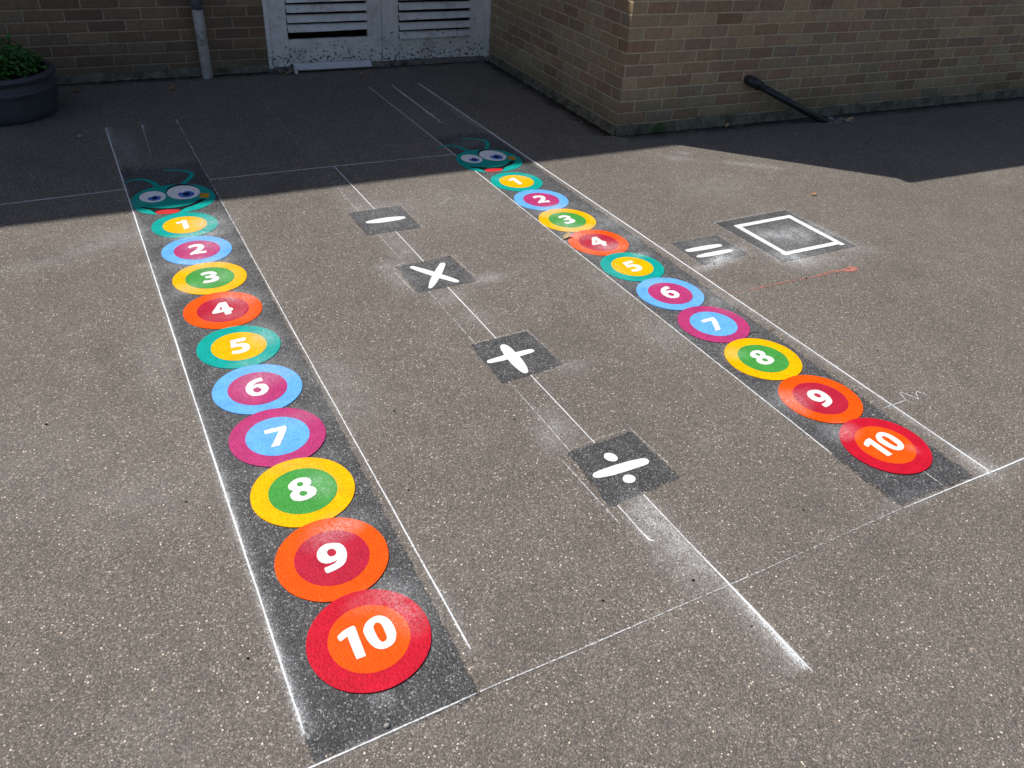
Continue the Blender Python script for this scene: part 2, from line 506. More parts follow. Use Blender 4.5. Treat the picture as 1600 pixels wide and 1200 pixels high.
# ------------------------------------------------------------------ chalk dust lying on the ground
# soft smears: x, y, radius x, radius y, angle, amount
SMEAR = [
 (.34, 3.1, .17, .9, 0, .07), (2.15, 3.1, .17, .9, 0, .09), (2.15, 2.1, .14, .6, 0, .05), (1.24, 3.5, .13, .13, 0, .10), (1.24, 2.88, .13, .13, 0, .08), (1.25, 2.15, .12, .12, 0, .05), (2.6, 2.62, .14, .12, 0, .10), (3.1, 2.63, .24, .24, 0, .10), (.34, 1.9, .14, .7, 0, .03),
 (3.33, 2.84, .03, .03, 0, .1),  (2.49, 2.49, .10, .035, 10, .55), (2.61, 2.53, .09, .04, 0, .50), (2.72, 2.585, .07, .03, 0, .45), (2.62, 2.70, .14, .05, 0, .14),
 (3.02, 2.66, .085, .07, 0, .36), (3.20, 2.63, .09, .08, 0, .36), (3.10, 2.55, .16, .10, 0, .16), (2.92, 2.42, .10, .07, -35, .50),
 (3.34, 2.60, .035, .13, 0, .34), (3.02, 2.33, .18, .07, 0, .22), (3.34, 2.36, .09, .07, 0, .16),
 (1.44, 2.75, .09, .04, 0, .22), (1.08, 2.90, .05, .12, 0, .20), (1.08, 3.02, .08, .04, 0, .14), (1.24, 3.68, .14, .04, 0, .16), (1.17, 3.85, .05, .2, 0, .10),
 (1.20, 3.20, .06, .14, 0, .18), (1.22, 2.66, .08, .05, 0, .2), (1.24, 2.46, .07, .09, 0, .13), (1.21, 1.24, .05, .07, 0, .40), (1.20, 1.06, .06, .11, 0, .26), (1.19, 1.72, .05, .09, 0, .24),
 (1.12, 1.66, .04, .06, 0, .18), (1.42, 2.0, .06, .04, 0, .16),
 (.44, 3.74, .10, .09, 20, .42), (.36, 3.62, .13, .035, 0, .40), (.40, 3.50, .11, .07, 0, .32), (.33, 3.33, .14, .06, 0, .38), (.40, 3.17, .08, .08, 0, .22), (.24, 3.10, .06, .05, 0, .30),
 (.42, 2.96, .09, .06, -20, .34), (.36, 2.83, .12, .05, 0, .16), (.44, 2.63, .06, .09, 0, .36), (.37, 2.47, .09, .03, 0, .22), (.40, 2.37, .10, .06, 0, .30), (.30, 2.28, .07, .08, 0, .12),
 (.43, 2.08, .09, .06, 0, .16), (.27, 2.06, .07, .07, 0, .10), (.39, 1.74, .045, .06, 0, .34), (.33, 1.86, .12, .04, 0, .12), (.40, 1.56, .07, .045, 0, .34), (.33, 1.52, .07, .05, 0, .18),
 (.45, 1.21, .045, .08, 0, .36), (.39, 1.28, .08, .04, 0, .20), (.30, 1.18, .08, .08, 0, .10), (.30, 1.01, .012, .014, 0, .3), (.325, 1.005, .010, .018, 0, .3),
 (2.14, 3.35, .10, .03, 0, .34), (2.07, 3.29, .08, .05, 0, .32), (2.06, 3.12, .06, .06, 0, .34), (2.13, 3.06, .10, .03, 0, .28), (2.05, 2.99, .09, .05, 0, .38), (2.13, 2.82, .09, .05, 0, .36),
 (2.24, 2.70, .05, .03, 0, .40), (2.10, 2.44, .07, .03, 0, .2), (2.06, 1.82, .06, .05, 0, .22), (2.03, 1.49, .05, .07, 0, .42), (2.07, 1.29, .07, .05, 0, .36), (2.13, 1.50, .07, .06, 0, .14),
 (2.30, 3.10, .05, .14, 0, .26), (2.30, 2.86, .05, .06, 0, .26), (2.00, 2.86, .035, .10, 0, .20), (2.28, 2.20, .06, .14, 0, .24), (2.05, 3.82, .05, .04, 0, .14), (2.20, 3.80, .08, .04, 0, .16), (2.02, 2.60, .05, .12, 0, .12),
 (.06, 3.72, .15, .10, 0, .16), (-.12, 3.62, .14, .05, 20, .13), (-.35, 3.54, .18, .06, 0, .08), (.05, 2.60, .06, .25, 0, .10), (.60, 2.20, .10, .22, 0, .12), (1.92, 2.5, .07, .2, 0, .10), (1.90, 2.05, .10, .12, 0, .14),
 (3.30, 3.78, .10, .05, -30, .20), (3.40, 3.86, .05, .025, -30, .22), (3.62, 3.58, .10, .035, -35, .20), (3.75, 3.48, .08, .04, -35, .18), (3.2, 3.3, .3, .2, 0, .08), (1.7, 3.6, .5, .25, 0, .07), (1.62, 3.62, .035, .008, 40, .35),
 (2.05, 5.2, .08, .30, 0, .08), (2.20, 5.1, .06, .25, 0, .08), (2.36, 4.9, .03, .3, 0, .22), (.22, 4.95, .05, .28, 0, .22), (.40, 4.55, .14, .1, 0, .12), (2.16, 4.45, .12, .08, 0, .18),
 (2.0, .95, .10, .03, 0, .15), (2.37, .97, .05, .06, 0, .36), (2.22, 1.12, .025, .03, 0, .28), (.56, 1.20, .012, .10, 0, .14), (-.5, 2.2, .4, .3, 0, .06), (-.05, 1.9, .15, .12, 0, .07), (-.15, 1.15, .12, .1, 0, .05),
]
# sprayed lines: x0,y0,x1,y1, amount start, amount end, reach left, reach right (metres)
SPRAY = [
 (.139, 5.36, .135, 1.0, .22, .72, .007, .013), (.137, 2.2, .135, 1.0, .08, .55, .010, .016), (.14, 4.0, .138, 3.0, .22, .22, .006, .024),
 (1.249, 1.35, 1.262, .66, .16, .85, .042, .004), (1.259, .95, 1.264, .66, .3, .7, .014, .005),
 (.552, 5.35, .548, 1.04, .03, .22, .008, .006), (2.382, 5.86, 2.369, .93, .30, .48, .018, .006), (2.376, 2.0, 2.369, .93, .1, .5, .012, .008),
 (1.982, 5.86, 1.95, 1.22, .12, .22, .006, .010), (1.155, 1.24, 1.158, 1.15, .5, .6, .006, .012),
 (.552, 5.41, .551, 5.32, .6, .4, .006, .006), (.346, 5.365, .343, 5.27, .6, .5, .006, .010), (.139, 5.36, .139, 4.7, .5, .3, .004, .03),
 (.10, .921, .45, .928, .45, .1, .006, .006), (2.25, .932, 2.9, .93, .2, .5, .006, .006),
]

def dust(P):
    x = P[:, 0]; y = P[:, 1]
    d = np.zeros(len(x))
    for cx, cy, rx, ry, a, s in SMEAR:
        ca, sa = math.cos(R(a)), math.sin(R(a))
        u = ((x - cx) * ca + (y - cy) * sa) / rx
        v = (-(x - cx) * sa + (y - cy) * ca) / ry
        d += s * np.exp(-(u * u + v * v) * 0.9)
    for x0, y0, x1, y1, s0, s1, rl, rr in SPRAY:
        L = math.hypot(x1 - x0, y1 - y0)
        tx, ty = (x1 - x0) / L, (y1 - y0) / L
        t = (x - x0) * tx + (y - y0) * ty
        s = -(x - x0) * ty + (y - y0) * tx          # >0 = left of travel direction
        k = np.clip(t / L, 0, 1)
        amt = s0 + (s1 - s0) * k
        amt = amt * (0.62 + 0.38 * np.sin(t * 9.0 + x0 * 5) * np.sin(t * 3.7 + 1.0))
        reach = 0.75 * np.where(s > 0, rr if ty < 0 else rl, rl if ty < 0 else rr)
        endf = np.exp(-((np.maximum(-t, 0) + np.maximum(t - L, 0)) / 0.012) ** 2)
        d += amt * np.exp(-np.abs(s) / reach) * endf
    return np.clip(d, 0, 1.0)

def put_dust(me, off=(0, 0)):
    c = vcoords(me)
    c = c[:, :2] + np.array(off)
    fattr(me, 'dust', np.clip(dust(c) - 0.10, 0, 1) * 1.1)      # paint sheds the thinnest film

# ------------------------------------------------------------------ ground: one sheet, finer near the camera
def axis(a, b, step, lo, hi):
    fine = list(np.arange(a, b + 1e-6, step))
    left, s, q = [], step, a
    while q > lo:
        s *= 1.7; q -= s; left.append(max(q, lo))
    right, s, q = [], step, b
    while q < hi:
        s *= 1.7; q += s; right.append(min(q, hi))
    return left[::-1] + fine + right
gx = axis(-0.9, 4.2, 0.012, -400, 400)
gy = axis(0.45, 5.95, 0.012, -400, 400)
nx, ny = len(gx), len(gy)
X, Y = np.meshgrid(gx, gy)
V = np.stack([X.ravel(), Y.ravel(), np.zeros(nx * ny)], -1).astype(np.float32)
ii = (np.arange(ny - 1)[:, None] * nx + np.arange(nx - 1)[None, :]).ravel()
F = np.stack([ii, ii + 1, ii + nx + 1, ii + nx], -1).astype(np.int32)
gm = bpy.data.meshes.new('ground')
gm.vertices.add(len(V)); gm.vertices.foreach_set('co', V.ravel())
gm.loops.add(F.size); gm.loops.foreach_set('vertex_index', F.ravel())
gm.polygons.add(len(F)); gm.polygons.foreach_set('loop_start', np.arange(0, F.size, 4, dtype=np.int32))
gm.update(calc_edges=True)
fattr(gm, 'dust', dust(V))
tag(link('ground', gm, M['asphalt']), kind='structure', label='grey brown asphalt playground in sun and shade')

# ------------------------------------------------------------------ buildings
def wall_quad(p0, p1, z0, z1, u0=0.0, holes=None):
    """vertical wall sheet from p0 to p1 (x,y) with UV in metres"""
    L = math.hypot(p1[0] - p0[0], p1[1] - p0[1])
    return [(p0[0], p0[1], z0), (p1[0], p1[1], z0), (p1[0], p1[1], z1), (p0[0], p0[1], z1)], [(u0, z0), (u0 + L, z0), (u0 + L, z1), (u0, z1)]

def uv_mesh(quads):
    vs, fs, uvs = [], [], []
    for v, uv in quads:
        n = len(vs)
        vs += v; fs.append(tuple(range(n, n + 4))); uvs += uv
    me = mesh(vs, fs)
    lay = me.uv_layers.new(name='UVMap')
    for i, q in enumerate(uvs): lay.data[i].uv = q
    return me

HB = 5.225                      # eaves of the back building
HW = 2.93                      # roof of the wing

# --- building behind, with the louvred doors
DX0, DX1, DZ = 1.395, 3.285, 2.06
back = thing('brick_building', (-1.0, BY, 0), 'two storey brown brick building behind, with louvred white double doors and shaded wall', 'building')
q = [wall_quad((-9, BY), (DX0, BY), -.1, HB, -9), wall_quad((DX0, BY), (DX1, BY), DZ, HB, DX0), wall_quad((DX1, BY), (16, BY), HW + .1, HB, DX1),
     wall_quad((DX0, BY), (DX0, BY + .11), -.1, DZ, 0), wall_quad((16, BY), (16, BY + 7), -.1, HB, 0), wall_quad((-9, BY + 7), (-9, BY), -.1, HB, 0), wall_quad((16, BY + 7), (-9, BY + 7), -.1, HB, 0)]
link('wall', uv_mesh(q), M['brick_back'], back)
bm = bmesh.new()
add_box(bm, -9.1, 16.1, BY - .10, BY + 7.1, HB, HB + .22)
link('roof', bm_mesh(bm), M['fascia'], back)

def rough_strip(path, h, out, seed, name, parent, mat, step=.022):
    """low broken footing band along a wall foot; path in x,y; out = outward normal"""
    random.seed(seed)
    bm = bmesh.new()
    prev = None
    for (a, b) in zip(path, path[1:]):
        a = Vector(a); b = Vector(b); L = (b - a).length
        n = max(2, int(L / step))
        nv = Vector((out[0], out[1]))
        for i in range(n + 1):
            p = a.lerp(b, i / n)
            q = mnoise.noise(Vector((p.x * 3.1, p.y * 3.1, seed)))
            q2 = mnoise.noise(Vector((p.x * 17, p.y * 17, seed + 5)))
            q3 = mnoise.noise(Vector((p.x * 45, p.y * 45, seed + 9)))
            hh = h * (1 + .30 * q + .16 * q2 + .05 * q3)
            oo = .012 + .008 * q + .006 * q2 + .002 * q3
            row = [(0.004, hh + .004), (oo * .55, hh), (oo, hh * .72), (oo + .005 + .003 * q3, hh * .3), (oo + .014 + .006 * q2, -.004)]
            ring = [bm.verts.new((p.x + nv.x * o_, p.y + nv.y * o_, z_)) for o_, z_ in row]
            if prev is not None:
                for k in range(len(row) - 1):
                    bm.faces.new((prev[k], prev[k + 1], ring[k + 1], ring[k]))
            prev = ring
    bmesh.ops.recalc_face_normals(bm, faces=bm.faces)
    return link(name, bm_mesh(bm), mat, parent)

rough_strip([(-4, BY), (1.395, BY)], .048, (0, -1), 3, 'footing', back, M['footing'])

# door frame, sill
bm = bmesh.new()
add_box(bm, DX0, DX0 + .028, BY - .022, BY + .08, .0, DZ - .001)
add_box(bm, DX1 - .038, DX1 - .004, BY - .022, BY + .08, .0, DZ - .001)
add_box(bm, DX0 + .029, DX1 - .039, BY - .022, BY + .08, DZ - .05, DZ - .001)
link('door_frame', bm_mesh(bm), M['doorpaint'], back)
bm = bmesh.new()
v = add_box(bm, DX0 - .01, DX1 - .002, BY - .055, BY + .09, -.01, .024)
link('sill', bm_mesh(bm), M['sill'], back)
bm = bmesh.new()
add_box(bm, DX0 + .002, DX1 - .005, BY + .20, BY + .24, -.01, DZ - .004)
link('painted_dark_backing', bm_mesh(bm), M['darkbacking'], back)  # panel coloured near black to stand in for unlit space behind the slats

def leaf(x0, x1, lx0, lx1, kick_top, bottoms, tilt, label):
    y0, y1 = BY - .004, BY + .036
    bm = bmesh.new()
    b = .027
    add_box(bm, x0, lx0, y0, y1, b, DZ - .055)
    add_box(bm, lx1, x1, y0, y1, b, DZ - .055)
    add_box(bm, lx0 + .0005, lx1 - .0005, y0 + .001, y1 - .001, .99, 1.09)
    add_box(bm, lx0 + .0005, lx1 - .0005, y0 + .001, y1 - .001, DZ - .17, DZ - .056)
    bmesh.ops.bevel(bm, geom=[e for e in bm.edges], offset=.003, segments=1, affect='EDGES')
    d = link('door', bm_mesh(bm), M['doorpaint'], back)
    d['label'] = label
    bm = bmesh.new()
    add_box(bm, lx0 + .0015, lx1 - .0015, y0 + .007, y1 - .004, b + .002, kick_top)
    link('kick_panel', bm_mesh(bm), M['doorpaint'], d)
    bm = bmesh.new()
    zs = list(bottoms)
    z = max(zs)
    while z < .92: z += .072; zs.append(z)
    z = 1.105
    while z < DZ - .25: zs.append(z); z += .072
    random.seed(int(x0 * 100))
    for z in zs:
        w = .050; a = R(66 + random.uniform(-3, 3)); th = .012
        dy, dz = -math.cos(a) * w, -math.sin(a) * w
        sag = random.uniform(-.003, .003) + tilt
        yb, zb = y0 - .016 + random.uniform(-.002, .002), z
        ny_, nz_ = -math.sin(a) * th, math.cos(a) * th
        n = 14
        rows = []
        for i in range(n + 1):
            t = i / n
            x = lx0 + .002 + (lx1 - lx0 - .004) * t
            o = sag * (t - .5) + .0016 * mnoise.noise(Vector((x * 14, z * 31, 2))) + .0010 * mnoise.noise(Vector((x * 50, z * 31, 5)))
            rows.append([bm.verts.new((x, yb, zb + o)), bm.verts.new((x, yb - dy, zb - dz)), bm.verts.new((x, yb - dy - ny_, zb - dz + nz_)), bm.verts.new((x, yb + .002, zb + th * 1.1 + o))])
        for a_, b_ in zip(rows, rows[1:]):
            for k in range(4):
                bm.faces.new((a_[k], a_[(k + 1) % 4], b_[(k + 1) % 4], b_[k]))
        bm.faces.new(rows[0]); bm.faces.new(rows[-1][::-1])
    bmesh.ops.recalc_face_normals(bm, faces=bm.faces)
    link('louvre', bm_mesh(bm), M['doorpaint'], d)
    return d
leaf(1.424, 2.317, 1.563, 2.200, .222, [.278, .345, .416, .486], .004, 'left door leaf with its lowest louvre slat missing')
leaf(2.321, 3.244, 2.462, 3.104, .192, [.198, .266, .340, .414, .486], .006, 'right door leaf with all its lower slats')

# --- projecting wing on the right
wing = thing('brick_wing', (CORN[0], CORN[1], 0), 'single storey brick wing projecting on the right with a sharp corner beside the doors', 'building')
Lf = math.hypot(INN[0] - CORN[0], INN[1] - CORN[1])
q1 = wall_quad(CORN, FAR, -.1, HW, 0)
q2 = wall_quad(INN, CORN, -.1, HW, -Lf)
me1 = uv_mesh([q1]); me2 = uv_mesh([q2])
me1.materials.append(M['brick_front']); me2.materials.append(M['brick_side'])
tag(link('wall', me1, None, wing), label='front wall of the wing facing the playground')
tag(link('wall', me2, None, wing), label='side wall of the wing next to the doors')
bm = bmesh.new()
pts = [(CORN[0] - .005, CORN[1] - .055), (FAR[0], FAR[1] - .055), (14, BY - .02), (INN[0], BY - .02)]
lo = [bm.verts.new((x, y, HW)) for x, y in pts]; hi = [bm.verts.new((x, y, HW + .06)) for x, y in pts]
bm.faces.new(lo[::-1]); bm.faces.new(hi)
for k in range(4): bm.faces.new((lo[k], lo[(k + 1) % 4], hi[(k + 1) % 4], hi[k]))
link('roof', bm_mesh(bm), M['fascia'], wing)
nrm = Vector((FAR[1] - CORN[1], -(FAR[0] - CORN[0]))).normalized()
rough_strip([(CORN[0] - .01, CORN[1]), (10.0, CORN[1] + (10 - CORN[0]) * (FAR[1] - CORN[1]) / (FAR[0] - CORN[0]))], .060, (nrm.x, nrm.y), 11, 'footing', wing, M['footing'])
nl = Vector((-(INN[1] - CORN[1]), INN[0] - CORN[0])).normalized()
rough_strip([(CORN[0], CORN[1] - .012), (INN[0] - .004, INN[1] - .07)], .050, (nl.x, nl.y), 17, 'footing', wing, M['footing'])

# --- pipes
dp = thing('drainpipe', (.925, BY - .08, 0), 'white drainpipe with a grey top section on the brown brick wall', 'drainpipe')
bm = bmesh.new()
cx, cy = .924, BY - .075
rings = lathe(bm, [(.0375, -.01), (.0378, .15), (.0382, .30), (.0395, .463), (.0335, .464), (.0335, .40)], cx, cy, 28)
link('lower_pipe', bm_mesh(bm), M['whitepipe'], dp, True)
bm = bmesh.new()
lathe(bm, [(.030, .41), (.030, .475), (.039, .488), (.0405, .495), (.0405, .56), (.036, .575), (.036, 5.3)], cx - .004, cy, 28)
link('upper_pipe', bm_mesh(bm), M['greypipe'], dp, True)
bm = bmesh.new()
add_box(bm, cx - .055, cx + .047, cy + .034, cy + .074, 1.30, 1.33)
link('bracket', bm_mesh(bm), M['greypipe'], dp)

def wall_y(x): return CORN[1] + (x - CORN[0]) * (FAR[1] - CORN[1]) / (FAR[0] - CORN[0])
wp = thing('waste_pipe', (4.22, wall_y(4.22), 0), 'black waste pipe sloping out of the wing wall down to the ground', 'pipe')
bm = bmesh.new()
a = Vector((4.215, wall_y(4.215) + .02, .306)); e = Vector((4.95, wall_y(4.95) - .145, -.012))
el = Vector((4.215, wall_y(4.215) - .045, .306))
dirv = (e - el).normalized()
add_tube(bm, [el + dirv * .03, e], .0235, 20)
link('pipe', bm_mesh(bm), M['blackpipe'], wp, True)
bm = bmesh.new()
add_tube(bm, [a, el + Vector((0, .02, 0)), el + Vector((.004, .004, -.002)), el + dirv * .02, el + dirv * .075], [.030, .032, .034, .034, .034], 20)
add_tube(bm, [el + dirv * .076, el + dirv * .105], .030, 20)
link('elbow', bm_mesh(bm), M['blackpipe'], wp, True)

# broken concrete where the pipe goes into the ground
def lump(bm, c, r, seed, flat=.45, sub=2):
    g = bmesh.ops.create_icosphere(bm, subdivisions=sub, radius=1.0)
    for v_ in g['verts']:
        n_ = mnoise.noise(v_.co * 1.6 + Vector((seed * 3.7, seed, 0))) * .35
        n2 = mnoise.noise(v_.co * 4.0 + Vector((seed, seed * 1.3, 4))) * .14
        s = 1 + n_ + n2
        v_.co = Vector((c[0] + v_.co.x * r[0] * s, c[1] + v_.co.y * r[1] * s, c[2] + v_.co.z * r[2] * s))
random.seed(5)
bm = bmesh.new()
for i in range(15):
    t = i / 14
    lump(bm, (4.93 + .20 * t + random.uniform(-.02, .02), 4.135 - .05 * t + random.uniform(-.055, .05), -.002), (random.uniform(.016, .036), random.uniform(.014, .026), random.uniform(.010, .024)), i, 1)
tag(link('rubble', bm_mesh(bm), M['rubble']), 'broken concrete patch on the ground at the lower end of the black pipe', 'rubble')

# --- board lying on the door sill
pl = thing('wooden_board', (1.88, 6.30, 0), 'loose white painted board lying against the door sill', 'board')
bm = bmesh.new()
A = Vector((1.575, 6.375, .012)); B = Vector((2.195, 6.372, .010))
def slab(bm, a, b, w, th, lean):
    d = (b - a).normalized()
    up_ = Vector((0, math.cos(lean), math.sin(lean)))
    nn = d.cross(up_).normalized()
    vs = []
    for s in (0, 1):
        for q_ in (a, b):
            for t_ in (0, 1):
                vs.append(bm.verts.new(q_ + up_ * w * t_ + nn * th * s))
    for f in ((0, 1, 3, 2), (4, 6, 7, 5), (0, 4, 5, 1), (2, 3, 7, 6), (0, 2, 6, 4), (1, 5, 7, 3)):
        bm.faces.new([vs[i] for i in f])
slab(bm, A, B, .062, .012, R(38))
bmesh.ops.recalc_face_normals(bm, faces=bm.faces)
bmesh.ops.bevel(bm, geom=list(bm.edges), offset=.002, segments=1, affect='EDGES')
link('board', bm_mesh(bm), M['plank'], pl)
bm = bmesh.new()
add_box(bm, 1.562, 1.582, 6.328, 6.372, .0, .052)
bmesh.ops.bevel(bm, geom=list(bm.edges), offset=.002, segments=1, affect='EDGES')
link('end_piece', bm_mesh(bm), M['plank'], pl)

# --- planter
PX, PY = -.405, 5.855
tub = thing('planter', (PX, PY, 0), 'round dark blue grey plastic planter in the shade by the brick wall', 'planter')
bm = bmesh.new()
lathe(bm, [(.0, .0), (.300, .0), (.316, .012), (.326, .05), (.338, .130), (.341, .152), (.349, .160), (.352, .172), (.347, .184), (.332, .192), (.330, .212), (.336, .226), (.350, .232), (.355, .243), (.352, .256), (.340, .263), (.322, .262), (.314, .250), (.306, .215)], PX, PY, 96)
link('tub', bm_mesh(bm), M['tub'], tub, True)
bm = bmesh.new()
rs = lathe(bm, [(.306, .218), (.25, .228), (.17, .236), (.08, .240), (.01, .242)], PX, PY, 48)
bm.faces.new(rs[-1])
for v_ in bm.verts: v_.co.z += .012 * mnoise.noise(v_.co * 25)
link('soil', bm_mesh(bm), M['soil'], tub)

def add_leaf(bm, base, d, L, W, droop):
    """small lobed leaf, folded along its midrib"""
    d = d.normalized()
    side = d.cross(Vector((0, 0, 1)))
    if side.length < .1: side = Vector((1, 0, 0))
    side.normalize()
    nn = side.cross(d).normalized()
    prof = [(0, .12), (.18, .75), (.38, 1.0), (.5, .72), (.68, .85), (.86, .42), (1, .0)]
    mid, lft, rgt = [], [], []
    for t, w in prof:
        p = base + d * L * t - Vector((0, 0, 1)) * droop * L * t * t
        mid.append(bm.verts.new(p))
        lft.append(bm.verts.new(p + side * W * w + nn * W * w * .35))
        rgt.append(bm.verts.new(p - side * W * w + nn * W * w * .35))
    for k in range(len(prof) - 1):
        bm.faces.new((mid[k], mid[k + 1], lft[k + 1], lft[k]))
        bm.faces.new((mid[k], rgt[k], rgt[k + 1], mid[k + 1]))

pt = thing('leafy_plant', (PX, PY, .22), 'low bushy green plant filling the dark planter', 'plant')
random.seed(21)
bl = bmesh.new(); bs = bmesh.new()
for i in range(900):
    a_ = random.uniform(0, 2 * math.pi); rr = .30 * math.sqrt(random.random())
    hmax = .155 * (1 - (rr / .33) ** 2) + .030 + .060 * mnoise.noise(Vector((math.cos(a_) * rr * 12, math.sin(a_) * rr * 12, 1)))
    z = .225 + hmax * (random.random() ** .45)
    p = Vector((PX + rr * math.cos(a_), PY + rr * math.sin(a_), z))
    dd = Vector((math.cos(a_ + random.uniform(-1.3, 1.3)), math.sin(a_ + random.uniform(-1.3, 1.3)), random.uniform(-.15, .8)))
    add_leaf(bl, p, dd, random.uniform(.020, .062), random.uniform(.007, .019), random.uniform(.1, .6))
    if i % 6 == 0:
        add_tube(bs, [Vector((PX + rr * .6 * math.cos(a_), PY + rr * .6 * math.sin(a_), .225)), p], .0015, 5)
link('foliage', bm_mesh(bl), M['leafgreen'], pt)
link('stems', bm_mesh(bs), M['stem'], pt)

# --- weed at the corner of the wing
wd = thing('weed', (3.47, 4.27, 0), 'small bright green weed growing from the foot of the brick corner', 'plant')
bl = bmesh.new()
for i in range(70):
    a_ = random.uniform(math.pi, 2 * math.pi)
    p = Vector((3.48 + random.gauss(0, .042), wall_y(3.48) - .016 - random.uniform(0, .02), random.uniform(.008, .05)))
    add_leaf(bl, p, Vector((math.cos(a_), math.sin(a_), random.uniform(.1, .9))), random.uniform(.012, .024), random.uniform(.004, .008), .4)
link('leaves', bm_mesh(bl), M['weed'], wd)

# --- dirt and litter swept against the wall feet
random.seed(31)
bm = bmesh.new()
def litter(p0, p1, n, spread, nv):
    for i in range(n):
        t = random.random()
        s = abs(random.gauss(0, spread))
        p = (p0[0] + (p1[0] - p0[0]) * t + nv[0] * (.015 + s), p0[1] + (p1[1] - p0[1]) * t + nv[1] * (.015 + s), 0)
        r0 = random.uniform(.002, .0065) * (1.25 if s < spread else .8)
        lump(bm, p, (r0 * random.uniform(.8, 1.9), r0 * random.uniform(.8, 1.6), r0 * random.uniform(.4, .8)), i, 1, 1)
litter((-.3, BY), (1.4, BY), 420, .028, (0, -1))
litter(CORN, (3.21, 5.1), 420, .035, (nl.x, nl.y))
litter((3.21, 5.1), INN, 160, .018, (nl.x, nl.y))
litter(CORN, (7.5, wall_y(7.5)), 480, .022, (nrm.x, nrm.y))
litter((DX0, BY - .05), (DX1, BY - .05), 60, .02, (0, -1))
tag(link('dirt', bm_mesh(bm), M['dirt']), 'dark soil and leaf litter along the foot of the brick walls', 'dirt', kind='stuff')

# ------------------------------------------------------------------ painted caterpillars
Z_PRIMER = .0012
def primer_mesh(x0, x1, y0, y1, insets, z, step=.012):
    """thin sealed patch; attribute 'edge' runs 0..1 from the rim inwards (insets l,r,b,t in metres)"""
    xs = np.linspace(x0, x1, max(2, int((x1 - x0) / step) + 1)); ys = np.linspace(y0, y1, max(2, int((y1 - y0) / step) + 1))
    Xg, Yg = np.meshgrid(xs, ys)
    v_ = np.stack([Xg.ravel(), Yg.ravel(), np.full(Xg.size, z)], -1)
    n_ = len(xs)
    f_ = [(j * n_ + i, j * n_ + i + 1, (j + 1) * n_ + i + 1, (j + 1) * n_ + i) for j in range(len(ys) - 1) for i in range(n_ - 1)]
    me = mesh(v_, f_)
    e_ = np.minimum.reduce([(v_[:, 0] - x0) / insets[0], (x1 - v_[:, 0]) / insets[1], (v_[:, 1] - y0) / insets[2], (y1 - v_[:, 1]) / insets[3]])
    fattr(me, 'edge', np.clip(e_, 0, 1))
    fattr(me, 'dust', dust(v_))
    return me

def warp(me, src, dst):
    """bilinear: rectangle src (x0,x1,y0,y1) onto corner list dst (bl, br, tr, tl)"""
    c = vcoords(me)
    u = ((c[:, 0] - src[0]) / (src[1] - src[0]))[:, None]; v_ = ((c[:, 1] - src[2]) / (src[3] - src[2]))[:, None]
    bl_, br_, tr_, tl_ = [np.array(q_)[None, :] for q_ in dst]
    p = bl_ * (1 - u) * (1 - v_) + br_ * u * (1 - v_) + tr_ * u * v_ + tl_ * (1 - u) * v_
    c[:, :2] = p
    me.vertices.foreach_set('co', c.ravel())
    a_ = np.asarray(dust(c), dtype=np.float32)
    me.attributes['dust'].data.foreach_set('value', a_)

def disc_mesh(cx, cy, r, ztop, thick, rings=9, seg=72, wob=.0):
    vs, fs = [(cx, cy, ztop)], []
    for k in range(1, rings + 1):
        for s in range(seg):
            a_ = 2 * math.pi * s / seg
            rr = r * k / rings * (1 + wob * mnoise.noise(Vector((math.cos(a_) * 2, math.sin(a_) * 2, cx * 9 + cy * 5))))
            vs.append((cx + rr * math.cos(a_), cy + rr * math.sin(a_), ztop))
    for s in range(seg): fs.append((0, 1 + s, 1 + (s + 1) % seg))
    for k in range(rings - 1):
        o_ = 1 + k * seg
        for s in range(seg):
            fs.append((o_ + s, o_ + seg + s, o_ + seg + (s + 1) % seg, o_ + (s + 1) % seg))
    o_ = 1 + (rings - 1) * seg; n_ = len(vs)
    for s in range(seg):
        x_, y_, _ = vs[o_ + s]
        vs.append((x_, y_, ztop - thick))
    for s in range(seg): fs.append((o_ + s, n_ + s, n_ + (s + 1) % seg, o_ + (s + 1) % seg))
    me = mesh(vs, fs)
    put_dust(me)
    return me

def stroke_outline(path, widths):
    P = [Vector(p) for p in path]
    Lp, Rp = [], []
    for i, p in enumerate(P):
        t = (P[min(i + 1, len(P) - 1)] - P[max(i - 1, 0)]).normalized()
        n_ = Vector((-t.y, t.x))
        Lp.append(p + n_ * widths[i] / 2); Rp.append(p - n_ * widths[i] / 2)
    return [(q_.x, q_.y) for q_ in Lp + Rp[::-1]]

def spline(pts, n=6):
    P = [Vector(p) for p in pts]; out = []
    for i in range(len(P) - 1):
        p0 = P[max(i - 1, 0)]; p1 = P[i]; p2 = P[i + 1]; p3 = P[min(i + 2, len(P) - 1)]
        for k in range(n):
            t = k / n
            out.append(0.5 * ((2 * p1) + (p2 - p0) * t + (2 * p0 - 5 * p1 + 4 * p2 - p3) * t * t + (3 * p1 - p0 - 3 * p2 + p3) * t ** 3))
    return out + [P[-1]]

def ell(cx, cy, rx, ry, a=0, n=40):
    ca, sa = math.cos(R(a)), math.sin(R(a))
    return [(cx + rx * math.cos(t) * ca - ry * math.sin(t) * sa, cy + rx * math.cos(t) * sa + ry * math.sin(t) * ca) for t in [2 * math.pi * k / n for k in range(n)]]

